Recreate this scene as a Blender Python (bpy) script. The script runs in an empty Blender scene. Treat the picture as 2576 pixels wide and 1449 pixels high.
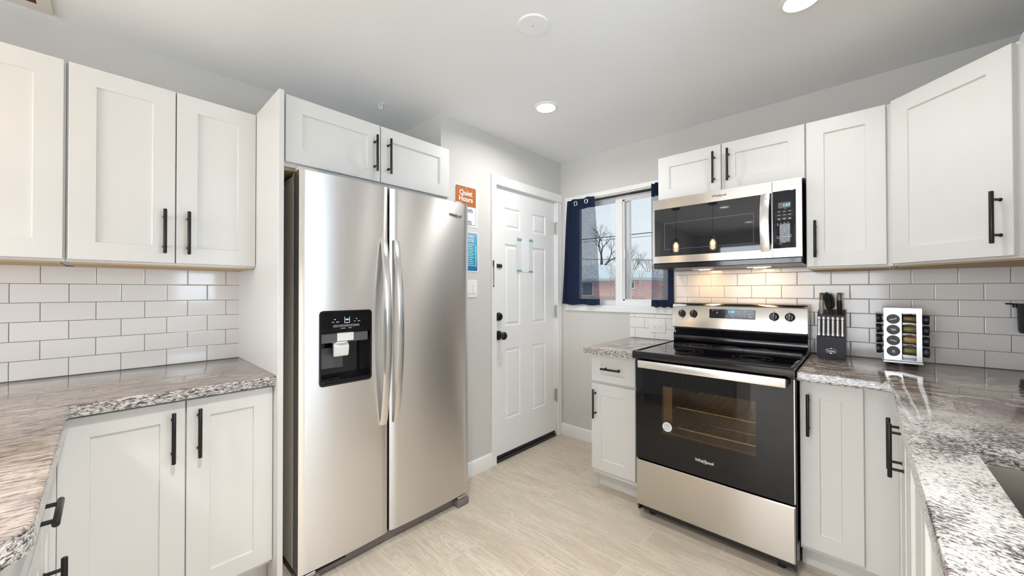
import bpy, bmesh, math, random
from mathutils import Vector, Matrix, Euler
random.seed(7)
S = bpy.context.scene
PI = math.pi

# ---------------------------------------------------------------- camera, world, lights, exposure
cam_d = bpy.data.cameras.new('camera')
cam_d.sensor_width = 36.0
cam_d.lens = 949.49 / 2576 * 36.0
cam_d.clip_start = 0.02
cam_d.clip_end = 300
cam = bpy.data.objects.new('camera', cam_d)
S.collection.objects.link(cam)
yaw, pitch, roll = math.radians(-42.815), math.radians(0.461), math.radians(-0.071)
fw = Vector((math.sin(yaw) * math.cos(pitch), math.cos(yaw) * math.cos(pitch), math.sin(pitch)))
r0 = Vector((math.cos(yaw), -math.sin(yaw), 0)); u0 = r0.cross(fw)
rt = math.cos(roll) * r0 + math.sin(roll) * u0; up = -math.sin(roll) * r0 + math.cos(roll) * u0
cam.matrix_world = Matrix(((rt.x, up.x, -fw.x, 0), (rt.y, up.y, -fw.y, 0), (rt.z, up.z, -fw.z, 1.25), (0, 0, 0, 1)))
S.camera = cam
S.view_settings.view_transform = 'Standard'
S.view_settings.look = 'None'
S.view_settings.gamma = 1
S.view_settings.use_curve_mapping = False
S.view_settings.exposure = 0.14
S.cycles.max_bounces = 10
S.cycles.diffuse_bounces = 5
S.cycles.glossy_bounces = 5
S.cycles.transparent_max_bounces = 16
S.cycles.caustics_reflective = False
S.cycles.caustics_refractive = False
S.cycles.sample_clamp_indirect = 6
S.cycles.use_denoising = True

world = bpy.data.worlds.new('sky'); S.world = world; world.use_nodes = True
wn = world.node_tree.nodes; wl = world.node_tree.links
bg = wn['Background']; bg.inputs['Strength'].default_value = 1.0
tc = wn.new('ShaderNodeTexCoord'); sx = wn.new('ShaderNodeSeparateXYZ'); rp = wn.new('ShaderNodeValToRGB')
wl.new(tc.outputs['Generated'], sx.inputs[0]); wl.new(sx.outputs['Z'], rp.inputs[0]); wl.new(rp.outputs[0], bg.inputs['Color'])
rp.color_ramp.elements[0].position = 0.0; rp.color_ramp.elements[0].color = (.76, .83, .87, 1)
rp.color_ramp.elements[1].position = 0.5; rp.color_ramp.elements[1].color = (.64, .76, .86, 1)

def light(name, kind, loc, energy, color=(1, 1, 1), size=None, size_y=None, direction=None, shape=None, spread=None, spot=None, blend=1.0):
    d = bpy.data.lights.new(name, kind); d.energy = energy; d.color = color
    if kind == 'AREA':
        d.shape = shape or ('RECTANGLE' if size_y else 'SQUARE'); d.size = size
        if size_y: d.size_y = size_y
        if spread: d.spread = spread
    if kind == 'SPOT':
        d.spot_size = spot; d.spot_blend = blend; d.shadow_soft_size = size or .03
    if kind == 'POINT': d.shadow_soft_size = size or .03
    o = bpy.data.objects.new(name, d); S.collection.objects.link(o); o.location = loc
    if direction is not None:
        o.rotation_euler = Vector(direction).to_track_quat('-Z', 'Y').to_euler()
    return o

WARMW = (1.0, .975, .94)
DAY = (.86, .93, 1.0)
light('rear_fill_light', 'AREA', (-0.9, -3.80, 1.25), 108, (.87, .93, 1.0), 2.4, 1.9, (0, 1, .06))  # fill light outside an unseen rear window, added to brighten the room
light('sink_window_daylight', 'AREA', (0.92, 0.95, 1.50), 22, (.70, .85, 1.0), .9, .8, (-1, 0, .1))
sun = light('overcast_sun', 'SUN', (0, -5, 12), 1.3, (1, .97, .93), direction=(-.25, .75, -.85)); sun.data.angle = .6
DOWN = [(-1.414, 1.836), (-.165, 1.83), (-1.35, -1.0), (-.15, -1.1), (-.45, .15), (-1.35, -2.5), (-.1, -2.5)]  # first two are seen; the rest are unseen, added as fill
for i, (x, y) in enumerate(DOWN):
    light('downlight_beam', 'AREA', (x, y, 2.36), (7.6, 3.2, 10, 12, 18, 13, 13)[i], WARMW, .11, None, (0, 0, -1), 'DISK', math.radians((168, 150, 110, 110, 108, 115, 115)[i]))
for x in (-.735, -.435):
    light('hood_lamp_beam', 'AREA', (x, 2.60, 1.382), .75, (1.0, .60, .28), .06, None, (0, .12, -1), 'DISK')

# ---------------------------------------------------------------- mesh helpers
COL = S.collection
def root_loc(o):
    while o.parent: o = o.parent
    return o.location.copy()

def finish(name, bm, m, parent=None, loc=None, smooth=32, label=None):
    """link bm (world coordinates) as ONE mesh object"""
    off = root_loc(parent) if parent is not None else Vector(loc or (0, 0, 0))
    bmesh.ops.translate(bm, verts=bm.verts, vec=-off)
    if smooth:
        th = math.radians(smooth)
        for f in bm.faces: f.smooth = True
        for e in bm.edges:
            e.smooth = not (len(e.link_faces) == 2 and e.calc_face_angle(0) > th)
    me = bpy.data.meshes.new(name); bm.to_mesh(me); bm.free()
    me.materials.append(m)
    o = bpy.data.objects.new(name, me); COL.objects.link(o)
    if parent is not None: o.parent = parent
    else: o.location = off
    if label: o['label'] = label
    return o

def thing(name, label, cat, loc=(0, 0, 0), group=None):
    o = bpy.data.objects.new(name, None); COL.objects.link(o); o.location = loc
    o.empty_display_size = .05
    o['label'] = label; o['category'] = cat
    if group: o['group'] = group
    return o

def tag(o, label, cat, group=None):
    o['label'] = label; o['category'] = cat
    if group: o['group'] = group
    return o

def struct(name, bm=None, m=None, loc=None, smooth=32):
    if bm is None:
        o = bpy.data.objects.new(name, None); COL.objects.link(o); o.location = loc or (0, 0, 0)
    else:
        o = finish(name, bm, m, None, loc, smooth)
    o['kind'] = 'structure'
    return o

def B(): return bmesh.new()

def box(bm, x0, x1, y0, y1, z0, z1, bev=0, seg=1, mat=None):
    r = bmesh.ops.create_cube(bm, size=1)
    vs = r['verts']
    bmesh.ops.scale(bm, verts=vs, vec=(x1 - x0, y1 - y0, z1 - z0))
    bmesh.ops.translate(bm, verts=vs, vec=((x0 + x1) / 2, (y0 + y1) / 2, (z0 + z1) / 2))
    if bev:
        es = set()
        for v in vs: es.update(v.link_edges)
        r2 = bmesh.ops.bevel(bm, geom=list(es), offset=bev, segments=seg, affect='EDGES', profile=.5)
        vs = list({v for f in r2['faces'] for v in f.verts} | {v for v in vs if v.is_valid})
    if mat is not None: bmesh.ops.transform(bm, matrix=mat, verts=vs)
    return vs

def obox(name, m, parent, *a, bev=0, seg=1, label=None, mat=None):
    bm = B(); box(bm, *a, bev=bev, seg=seg, mat=mat); return finish(name, bm, m, parent, label=label)

def frame_axis(d):
    d = Vector(d).normalized()
    a = Vector((0, 0, 1)) if abs(d.z) < .9 else Vector((1, 0, 0))
    u = d.cross(a).normalized(); v = d.cross(u).normalized()
    return u, v

def tube(bm, pts, r, n=10, caps=True, closed=False):
    """tube along points; r a number or a list"""
    pts = [Vector(p) for p in pts]; N = len(pts)
    rs = r if isinstance(r, (list, tuple)) else [r] * N
    rings = []
    pu = None
    for i, p in enumerate(pts):
        if closed: d = pts[(i + 1) % N] - pts[i - 1]
        else: d = (pts[min(i + 1, N - 1)] - pts[max(i - 1, 0)])
        d.normalize()
        if pu is None: u, v = frame_axis(d)
        else:
            u = (pu - d * pu.dot(d)).normalized(); v = d.cross(u)
        pu = u
        rings.append([bm.verts.new(p + (u * math.cos(2 * PI * k / n) + v * math.sin(2 * PI * k / n)) * rs[i]) for k in range(n)])
    M = N if closed else N - 1
    for i in range(M):
        a, b = rings[i], rings[(i + 1) % N]
        for k in range(n):
            bm.faces.new((a[k], a[(k + 1) % n], b[(k + 1) % n], b[k]))
    if caps and not closed:
        bm.faces.new(rings[0][::-1]); bm.faces.new(rings[-1])

def lathe(bm, origin, axis, prof, n=24):
    """prof: list of (radius, height along axis)"""
    o = Vector(origin); d = Vector(axis).normalized(); u, v = frame_axis(d)
    rings = []
    for r, h in prof:
        if r < 1e-6: rings.append([bm.verts.new(o + d * h)])
        else: rings.append([bm.verts.new(o + d * h + (u * math.cos(2 * PI * k / n) + v * math.sin(2 * PI * k / n)) * r) for k in range(n)])
    for a, b in zip(rings[:-1], rings[1:]):
        if len(a) == 1 and len(b) == 1: continue
        for k in range(n):
            k2 = (k + 1) % n
            if len(a) == 1: bm.faces.new((a[0], b[k2], b[k]))
            elif len(b) == 1: bm.faces.new((a[k], a[k2], b[0]))
            else: bm.faces.new((a[k], a[k2], b[k2], b[k]))
    if len(rings[0]) > 1: bm.faces.new(rings[0][::-1])
    if len(rings[-1]) > 1: bm.faces.new(rings[-1])
    bmesh.ops.recalc_face_normals(bm, faces=bm.faces)

def prism(bm, outline, z0, z1, bev=0):
    """extruded plan outline (x,y)"""
    lo = [bm.verts.new((x, y, z0)) for x, y in outline]; hi = [bm.verts.new((x, y, z1)) for x, y in outline]
    n = len(outline)
    bm.faces.new(lo[::-1]); ft = bm.faces.new(hi)
    for i in range(n): bm.faces.new((lo[i], lo[(i + 1) % n], hi[(i + 1) % n], hi[i]))
    bmesh.ops.recalc_face_normals(bm, faces=bm.faces)

def extrude_profile(bm, prof, axis, a0, a1):
    """prof: closed list of 2-D points in the plane normal to axis ('x': (y,z), 'y': (x,z))"""
    def P(p, a): return (a, p[0], p[1]) if axis == 'x' else (p[0], a, p[1])
    A = [bm.verts.new(P(p, a0)) for p in prof]; Bv = [bm.verts.new(P(p, a1)) for p in prof]
    n = len(prof)
    bm.faces.new(A); bm.faces.new(Bv[::-1])
    for i in range(n): bm.faces.new((A[i], A[(i + 1) % n], Bv[(i + 1) % n], Bv[i]))
    bmesh.ops.recalc_face_normals(bm, faces=bm.faces)

def slab(bm, us, vs, keep, w0, w1, axis='z'):
    """grid slab with holes; us, vs grid lines; keep(i,j); thickness w0..w1 along axis"""
    def P(u, v, w):
        return {'z': (u, v, w), 'y': (u, w, v), 'x': (w, u, v)}[axis]
    cache = {}
    def V(i, j, w):
        k = (i, j, w)
        if k not in cache: cache[k] = bm.verts.new(P(us[i], vs[j], w))
        return cache[k]
    ni, nj = len(us) - 1, len(vs) - 1
    K = lambda i, j: 0 <= i < ni and 0 <= j < nj and keep(i, j)
    for i in range(ni):
        for j in range(nj):
            if not K(i, j): continue
            for w in (w0, w1): bm.faces.new((V(i, j, w), V(i + 1, j, w), V(i + 1, j + 1, w), V(i, j + 1, w)))
            for (di, dj, a, b) in ((-1, 0, (i, j), (i, j + 1)), (1, 0, (i + 1, j), (i + 1, j + 1)), (0, -1, (i, j), (i + 1, j)), (0, 1, (i, j + 1), (i + 1, j + 1))):
                if not K(i + di, j + dj): bm.faces.new((V(*a, w0), V(*b, w0), V(*b, w1), V(*a, w1)))
    bmesh.ops.recalc_face_normals(bm, faces=bm.faces)

class Face:
    """a vertical facing plane: origin (x,y), u direction in plan, n outward"""
    def __init__(s, ox, oy, u, n):
        s.o = Vector((ox, oy, 0)); s.u = Vector((u[0], u[1], 0)).normalized(); s.n = Vector((n[0], n[1], 0)).normalized()
    def p(s, u, z, w=0): return s.o + s.u * u + s.n * w + Vector((0, 0, z))
    def mat(s):
        return Matrix(((s.u.x, s.n.x, 0, s.o.x), (s.u.y, s.n.y, 0, s.o.y), (0, 0, 1, 0), (0, 0, 0, 1)))

def fbox(bm, F, u0, u1, w0, w1, z0, z1, bev=0, seg=1):
    n0 = len(bm.verts)
    vs = box(bm, u0, u1, w0, w1, z0, z1, bev=bev, seg=seg)
    bmesh.ops.transform(bm, matrix=F.mat(), verts=vs)

def nested(bm, F, rects, ws, close_back=None):
    """concentric rectangles on a face: rects[i]=(u0,u1,z0,z1) at depth ws[i]; last one is filled"""
    prev = None
    for (u0, u1, z0, z1), w in zip(rects, ws):
        cur = [bm.verts.new(F.p(u, z, w)) for u, z in ((u0, z0), (u1, z0), (u1, z1), (u0, z1))]
        if prev:
            for k in range(4): bm.faces.new((prev[k], prev[(k + 1) % 4], cur[(k + 1) % 4], cur[k]))
        else: first = cur
        prev = cur
    bm.faces.new(prev)
    return first

def shaker(name, F, u0, u1, z0, z1, parent, rail=.068, t=.019, w=0, m=None, label=None, railz=None):
    """shaker panel whose back is at depth w, front at w+t"""
    bm = B(); f = w + t; c = .0018; rz = railz or rail
    R = lambda a, b=None: (u0 + a, u1 - a, z0 + (b if b is not None else a), z1 - (b if b is not None else a))
    fst = nested(bm, F, [R(0), R(0), R(c), R(rail, rz), R(rail + .0015, rz + .0015), R(rail + .003, rz + .003)], [w, f - c, f, f, f - .0075, f - .0085])
    bm.faces.new(fst[::-1])
    bmesh.ops.recalc_face_normals(bm, faces=bm.faces)
    return finish(name, bm, m or M['cabinet'], parent, smooth=20, label=label)

def bar_handle(F, uc, zc, L, vertical, parent, w, m=None, r=.0062, so=.034):
    bm = B(); h = L / 2; q = L * .34
    ax = Vector((0, 0, 1)) if vertical else F.u
    c = F.p(uc, zc, w + so)
    tube(bm, [c - ax * h, c - ax * (h - .0015), c + ax * (h - .0015), c + ax * h], [r * .85, r, r, r * .85], 14)
    for sgn in (-1, 1):
        b = F.p(uc, zc, w) + ax * q * sgn
        tube(bm, [b, b + F.n * .003, b + F.n * .0031, b + F.n * (so - .002)], [.0062, .0062, .0046, .0046], 10)
    return finish('handle', bm, m or M['black_metal'], parent)

def text(s, F, uc, zc, size, w, m, parent, name='lettering', bold=0, align='CENTER', label=None, ext=.0004, sx=1.0, mirror=1, spacing=1.0):
    cu = bpy.data.curves.new('t', 'FONT'); cu.body = s; cu.size = size; cu.align_x = align; cu.align_y = 'CENTER'
    cu.extrude = ext; cu.offset = bold; cu.resolution_u = 3; cu.space_line = spacing
    o = bpy.data.objects.new('t', cu); COL.objects.link(o)
    dg = bpy.context.evaluated_depsgraph_get(); dg.update()
    me = bpy.data.meshes.new_from_object(o.evaluated_get(dg))
    bpy.data.objects.remove(o); bpy.data.curves.remove(cu)
    bm = B(); bm.from_mesh(me); bpy.data.meshes.remove(me)
    mt = Matrix(((F.u.x * sx * mirror, 0, F.n.x, 0), (F.u.y * sx * mirror, 0, F.n.y, 0), (0, 1, 0, 0), (0, 0, 0, 1)))
    bmesh.ops.transform(bm, matrix=mt, verts=bm.verts)
    bmesh.ops.translate(bm, verts=bm.verts, vec=F.p(uc, zc, w))
    bmesh.ops.recalc_face_normals(bm, faces=bm.faces)
    return finish(name, bm, m, parent, smooth=0, label=label)

# ---------------------------------------------------------------- materials
M = {}
def newmat(name):
    m = bpy.data.materials.new(name); m.use_nodes = True
    return m, m.node_tree.nodes, m.node_tree.links, m.node_tree.nodes['Principled BSDF']

def plain(key, col, rough=.5, metal=0, spec=.5, emis=None, es=0, coat=0, aniso=0, bump=0, bscale=300):
    m, N, L, P = newmat(key)
    P.inputs['Base Color'].default_value = (*col, 1); P.inputs['Roughness'].default_value = rough
    P.inputs['Metallic'].default_value = metal; P.inputs['Specular IOR Level'].default_value = spec
    if coat: P.inputs['Coat Weight'].default_value = coat
    if emis: P.inputs['Emission Color'].default_value = (*emis, 1); P.inputs['Emission Strength'].default_value = es
    if bump:
        g = N.new('ShaderNodeNewGeometry'); n = N.new('ShaderNodeTexNoise'); b = N.new('ShaderNodeBump')
        n.inputs['Scale'].default_value = bscale; n.inputs['Detail'].default_value = 3
        b.inputs['Strength'].default_value = bump; b.inputs['Distance'].default_value = .001
        L.new(g.outputs['Position'], n.inputs['Vector']); L.new(n.outputs['Fac'], b.inputs['Height']); L.new(b.outputs['Normal'], P.inputs['Normal'])
    M[key] = m; return m

class NB:
    """tiny node-graph builder"""
    def __init__(s, N, L): s.N, s.L = N, L
    def inp(s, node, i, v):
        if isinstance(v, bpy.types.NodeSocket): s.L.new(v, node.inputs[i])
        elif v is not None: node.inputs[i].default_value = v
    def math(s, op, a, b=None, c=None, clamp=False):
        n = s.N.new('ShaderNodeMath'); n.operation = op; n.use_clamp = clamp
        s.inp(n, 0, a); s.inp(n, 1, b)
        if c is not None: s.inp(n, 2, c)
        return n.outputs[0]
    def pos(s): return s.N.new('ShaderNodeNewGeometry').outputs['Position']
    def sep(s, v):
        n = s.N.new('ShaderNodeSeparateXYZ'); s.L.new(v, n.inputs[0]); return n.outputs
    def comb(s, x, y, z=0.0):
        n = s.N.new('ShaderNodeCombineXYZ'); s.inp(n, 0, x); s.inp(n, 1, y); s.inp(n, 2, z); return n.outputs[0]
    def noise(s, v, scale, detail=3, rough=.5, dist=0, out='Fac'):
        n = s.N.new('ShaderNodeTexNoise'); s.L.new(v, n.inputs['Vector'])
        n.inputs['Scale'].default_value = scale; n.inputs['Detail'].default_value = detail
        n.inputs['Roughness'].default_value = rough; n.inputs['Distortion'].default_value = dist
        return n.outputs[out]
    def ramp(s, v, stops, interp='LINEAR'):
        n = s.N.new('ShaderNodeValToRGB'); s.L.new(v, n.inputs[0]); r = n.color_ramp; r.interpolation = interp
        while len(r.elements) > 1: r.elements.remove(r.elements[-1])
        for i, (p, c) in enumerate(stops):
            e = r.elements[0] if i == 0 else r.elements.new(p)
            e.position = p; e.color = (*c, 1) if len(c) == 3 else c
        return n.outputs[0]
    def mix(s, f, a, b, mode='MIX'):
        n = s.N.new('ShaderNodeMixRGB'); n.blend_type = mode; s.inp(n, 0, f)
        for i, c in ((1, a), (2, b)):
            if isinstance(c, bpy.types.NodeSocket): s.L.new(c, n.inputs[i])
            else: n.inputs[i].default_value = (*c, 1)
        return n.outputs[0]
    def vadd(s, a, b, op='ADD'):
        n = s.N.new('ShaderNodeVectorMath'); n.operation = op
        for i, c in ((0, a), (1, b)):
            if isinstance(c, bpy.types.NodeSocket): s.L.new(c, n.inputs[i])
            else: n.inputs[i].default_value = c
        return n.outputs[0]
    def bump(s, h, strength=.3, dist=.002):
        n = s.N.new('ShaderNodeBump'); s.L.new(h, n.inputs['Height']); n.inputs['Strength'].default_value = strength; n.inputs['Distance'].default_value = dist
        return n.outputs[0]

plain('cabinet', (.715, .71, .695), .36, bump=.03, bscale=90)
plain('trim_white', (.86, .86, .85), .38)
plain('door_white', (.86, .865, .87), .4)
plain('vinyl', (.86, .87, .88), .35)
plain('wall', (.64, .63, .605), .75, bump=.06, bscale=260)
plain('ceiling', (.86, .87, .88), .85, bump=.04, bscale=200)
plain('plywood', (.55, .40, .24), .6)
plain('black_metal', (.025, .024, .024), .32, metal=.6)
plain('black_plastic', (.012, .012, .014), .3)
plain('matte_black', (.03, .032, .038), .55)
plain('block_black', (.03, .033, .045), .5)
plain('black_enamel', (.005, .005, .008), .09, coat=.2)
plain('black_glass', (.004, .004, .006), .03, spec=.38)
plain('microwave_glass', (.006, .008, .014), .03, spec=.75)
plain('panel_black', (.008, .009, .014), .06)
plain('display_teal', (.10, .13, .12), .25)
plain('dark_void', (.012, .011, .011), .8)
plain('fridge_side', (.70, .64, .57), .34)
plain('fridge_base', (.22, .195, .19), .45, metal=.3)
plain('chrome', (.80, .80, .80), .12, metal=1)
plain('satin_steel', (.62, .61, .60), .3, metal=1)
plain('rack_steel', (.66, .67, .69), .24, metal=1)
plain('knife_steel', (.62, .59, .54), .35, metal=.5)
plain('hinge_metal', (.62, .60, .55), .35, metal=.9)
plain('white_plastic', (.84, .84, .82), .35)
plain('outlet_white', (.86, .85, .83), .3)
plain('slot_dark', (.03, .03, .03), .6)
plain('lamp_face', (1, 1, 1), .5, emis=(1, .98, .95), es=7)
plain('hood_lamp', (1, .8, .5), .5, emis=(1, .72, .36), es=9)
plain('glow_blue', (.02, .2, .5), .5, emis=(.05, .45, 1.0), es=2.2)
plain('glow_cyan', (.1, .4, .5), .5, emis=(.25, .75, .95), es=1.3)
plain('print_white', (.80, .80, .82), .5)
plain('print_gray', (.32, .33, .36), .5)
plain('logo_dark', (.16, .16, .17), .3, metal=.4)
plain('ring_gray', (.045, .045, .05), .3)
plain('logo_silver', (.72, .72, .74), .22, metal=.8)
plain('logo_gold', (.62, .42, .10), .3, metal=.6)
plain('dispenser_gray', (.10, .10, .105), .25)
plain('dispenser_white', (.74, .74, .73), .35)
plain('dispenser_pad', (.62, .64, .66), .3)
plain('sign_white', (.84, .84, .86), .4)
plain('sign_orange', (.42, .135, .035), .4)
plain('sign_ink', (.06, .09, .12), .5)
plain('paper', (.88, .91, .94), .45)
plain('sleeve', (.76, .78, .80), .12)
plain('tape_teal', (.20, .42, .44), .25)
plain('vent_cream', (.70, .66, .58), .5)
plain('vent_red', (.11, .005, .003), .5)
plain('threshold', (.035, .037, .04), .35, metal=.4)
plain('cap_black', (.018, .018, .022), .38)
plain('cap_ring', (.75, .75, .76), .3, metal=.6)
plain('spice_green', (.30, .25, .07), .8, bump=.6, bscale=400)
plain('spice_orange', (.62, .34, .10), .7, bump=.2, bscale=400)
plain('spice_brown', (.30, .17, .06), .8, bump=.6, bscale=400)
plain('spice_gold', (.52, .38, .10), .8, bump=.6, bscale=400)
plain('oven_enamel', (.46, .39, .30), .5)
plain('rack_wire', (.78, .74, .66), .25, metal=.9)
plain('sticker', (.82, .80, .78), .4)
plain('sticker_ink', (.20, .26, .36), .5)
plain('sink_steel', (.27, .25, .23), .38, metal=1)
plain('curtain_hem', (.038, .050, .10), .85, bump=.15, bscale=900)
plain('snow', (.80, .84, .88), .8)
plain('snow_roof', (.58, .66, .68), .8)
plain('fascia', (.42, .50, .53), .6)
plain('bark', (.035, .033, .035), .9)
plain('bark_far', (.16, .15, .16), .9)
plain('twig', (.42, .35, .30), .9)
plain('wire', (.03, .05, .06), .6)
plain('house_glass', (.12, .14, .16), .1)
plain('fence_wood', (.36, .29, .25), .8)
plain('shed_gray', (.42, .42, .44), .7)
plain('door_back', (.25, .25, .25), .7)
plain('cord_black', (.02, .02, .02), .5)
plain('filament', (1, .85, .6), .5, emis=(1, .70, .36), es=40)

# clear thin glass
def thin_glass(key, tint=(1, 1, 1), gloss=.08, rough=.0):
    m, N, L, P = newmat(key); N.remove(P)
    out = N['Material Output']; t = N.new('ShaderNodeBsdfTransparent'); g = N.new('ShaderNodeBsdfGlossy'); mx = N.new('ShaderNodeMixShader'); lw = N.new('ShaderNodeFresnel')
    t.inputs[0].default_value = (*tint, 1); g.inputs['Roughness'].default_value = rough; lw.inputs[0].default_value = 1.45
    L.new(lw.outputs[0], mx.inputs[0]); L.new(t.outputs[0], mx.inputs[1]); L.new(g.outputs[0], mx.inputs[2]); L.new(mx.outputs[0], out.inputs[0])
    M[key] = m
thin_glass('window_glass')
thin_glass('shade_glass', (.97, .95, .9))
thin_glass('jar_glass', (.93, .93, .92))
thin_glass('oven_window', (.72, .65, .56))
thin_glass('microwave_window', (.16, .17, .20))

# brushed stainless, bowed bands of reflection come from the room
def steel(key, col, rough, aniso, rot, axis='Z', stretch=(1, 1, 1)):
    m, N, L, P = newmat(key); nb = NB(N, L)
    P.inputs['Metallic'].default_value = 1; P.inputs['Base Color'].default_value = (*col, 1)
    P.inputs['Anisotropic'].default_value = aniso; P.inputs['Anisotropic Rotation'].default_value = rot
    tn = N.new('ShaderNodeTangent'); tn.direction_type = 'RADIAL'; tn.axis = axis; L.new(tn.outputs[0], P.inputs['Tangent'])
    v = nb.vadd(nb.pos(), stretch, 'MULTIPLY'); n = nb.noise(v, 1.0, 2, .6)
    L.new(nb.math('MULTIPLY_ADD', n, .02, rough - .01), P.inputs['Roughness'])
    M[key] = m
steel('stainless', (.82, .80, .78), .35, .9, 0.25, 'Z', (40, 40, 900))
steel('stainless_handle', (.80, .79, .78), .26, .5, 0.0, 'Z', (40, 40, 900))
steel('stainless_range', (.60, .575, .54), .20, .9, 0.25, 'Z', (40, 40, 900))

# subway tile: horizontal coordinate 0 = x or 1 = y
def tile_mat(key, horiz, off_even, off_odd):
    m, N, L, P = newmat(key); nb = NB(N, L)
    s = nb.sep(nb.pos()); h = s[horiz]; z = s[2]
    r = nb.math('DIVIDE', nb.math('SUBTRACT', z, .8985), .0767)
    row = nb.math('FLOOR', r); fr = nb.math('SUBTRACT', r, row)
    par = nb.math('FLOORED_MODULO', row, 2.0)
    off = nb.math('ADD', nb.math('MULTIPLY', par, off_odd - off_even), off_even)
    c = nb.math('DIVIDE', nb.math('SUBTRACT', h, off), .1518)
    col = nb.math('FLOOR', c); fc = nb.math('SUBTRACT', c, col)
    dz = nb.math('MULTIPLY', nb.math('MINIMUM', fr, nb.math('SUBTRACT', 1.0, fr)), .0767)
    dh = nb.math('MULTIPLY', nb.math('MINIMUM', fc, nb.math('SUBTRACT', 1.0, fc)), .1518)
    d = nb.math('MINIMUM', dz, dh)
    g = nb.math('LESS_THAN', d, .0011)
    wn_ = N.new('ShaderNodeTexWhiteNoise'); wn_.noise_dimensions = '2D'; L.new(nb.comb(row, col), wn_.inputs['Vector'])
    base = nb.mix(wn_.outputs['Value'], (.83, .815, .81), (.87, .855, .845))
    L.new(nb.mix(g, base, (.17, .155, .15)), P.inputs['Base Color'])
    L.new(nb.math('MULTIPLY_ADD', g, .6, .10), P.inputs['Roughness'])
    edge = nb.math('DIVIDE', d, .004, clamp=True)
    soft = nb.math('MULTIPLY_ADD', nb.noise(nb.pos(), 14, 1), .25, edge)
    L.new(nb.bump(soft, .35, .0012), P.inputs['Normal'])
    M[key] = m
tile_mat('tile_left', 1, -.101, -.025)
tile_mat('tile_back', 0, -.046, .029)

# wood-look plank tile floor
def floor_mat():
    m, N, L, P = newmat('plank_floor'); nb = NB(N, L)
    s = nb.sep(nb.pos())
    w, l = .1785, .6030
    r = nb.math('DIVIDE', nb.math('SUBTRACT', s[1], .005), w); row = nb.math('FLOOR', r); fr = nb.math('SUBTRACT', r, row)
    par = nb.math('FLOORED_MODULO', row, 2.0)
    off = nb.math('ADD', nb.math('MULTIPLY', par, .3015), -1.4060)
    c = nb.math('DIVIDE', nb.math('SUBTRACT', s[0], off), l); col = nb.math('FLOOR', c); fc = nb.math('SUBTRACT', c, col)
    d = nb.math('MINIMUM', nb.math('MULTIPLY', nb.math('MINIMUM', fr, nb.math('SUBTRACT', 1.0, fr)), w), nb.math('MULTIPLY', nb.math('MINIMUM', fc, nb.math('SUBTRACT', 1.0, fc)), l))
    g = nb.math('LESS_THAN', d, .0019)
    wn_ = N.new('ShaderNodeTexWhiteNoise'); wn_.noise_dimensions = '2D'; L.new(nb.comb(row, col), wn_.inputs['Vector'])
    sh = wn_.outputs['Value']
    cs = nb.sep(wn_.outputs['Color'])
    gx = nb.math('ADD', nb.math('MULTIPLY', s[0], 1.5), nb.math('MULTIPLY', cs[0], 40.0))
    gy = nb.math('ADD', nb.math('MULTIPLY', s[1], 9.0), nb.math('MULTIPLY', cs[1], 40.0))
    gv = nb.comb(gx, gy, 0.0)
    n1 = nb.noise(gv, 1.0, 5, .60, 1.0)
    n2 = nb.noise(nb.comb(nb.math('MULTIPLY', gx, 2.0), nb.math('MULTIPLY', gy, 6.0)), 2.2, 4, .6, .4)
    n3 = nb.noise(nb.pos(), 1.7, 2)
    # cathedral grain rings
    ring = nb.math('SINE', nb.math('MULTIPLY', n1, 60.0))
    ringc = nb.math('MULTIPLY', nb.math('POWER', nb.math('ABSOLUTE', ring), 6.0), .55)
    c1 = nb.ramp(n1, [(.30, (.54, .445, .33)), (.5, (.68, .585, .46)), (.68, (.75, .67, .55))])
    c2 = nb.mix(nb.math('MULTIPLY', ringc, 1.0), c1, (.44, .37, .29))
    st = nb.ramp(n2, [(.48, (0, 0, 0)), (.66, (.75, .75, .75))])
    c3 = nb.mix(st, c2, (.40, .34, .28))
    c4 = nb.mix(nb.math('MULTIPLY', sh, .35), c3, (.62, .57, .50))
    c5 = nb.mix(nb.math('MULTIPLY', n3, .22), c4, (.60, .57, .50))
    L.new(nb.mix(g, c5, (.68, .61, .54)), P.inputs['Base Color'])
    P.inputs['Roughness'].default_value = .34
    L.new(nb.bump(nb.math('DIVIDE', d, .003, clamp=True), .4, .0012), P.inputs['Normal'])
    M['plank_floor'] = m
floor_mat()

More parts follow.
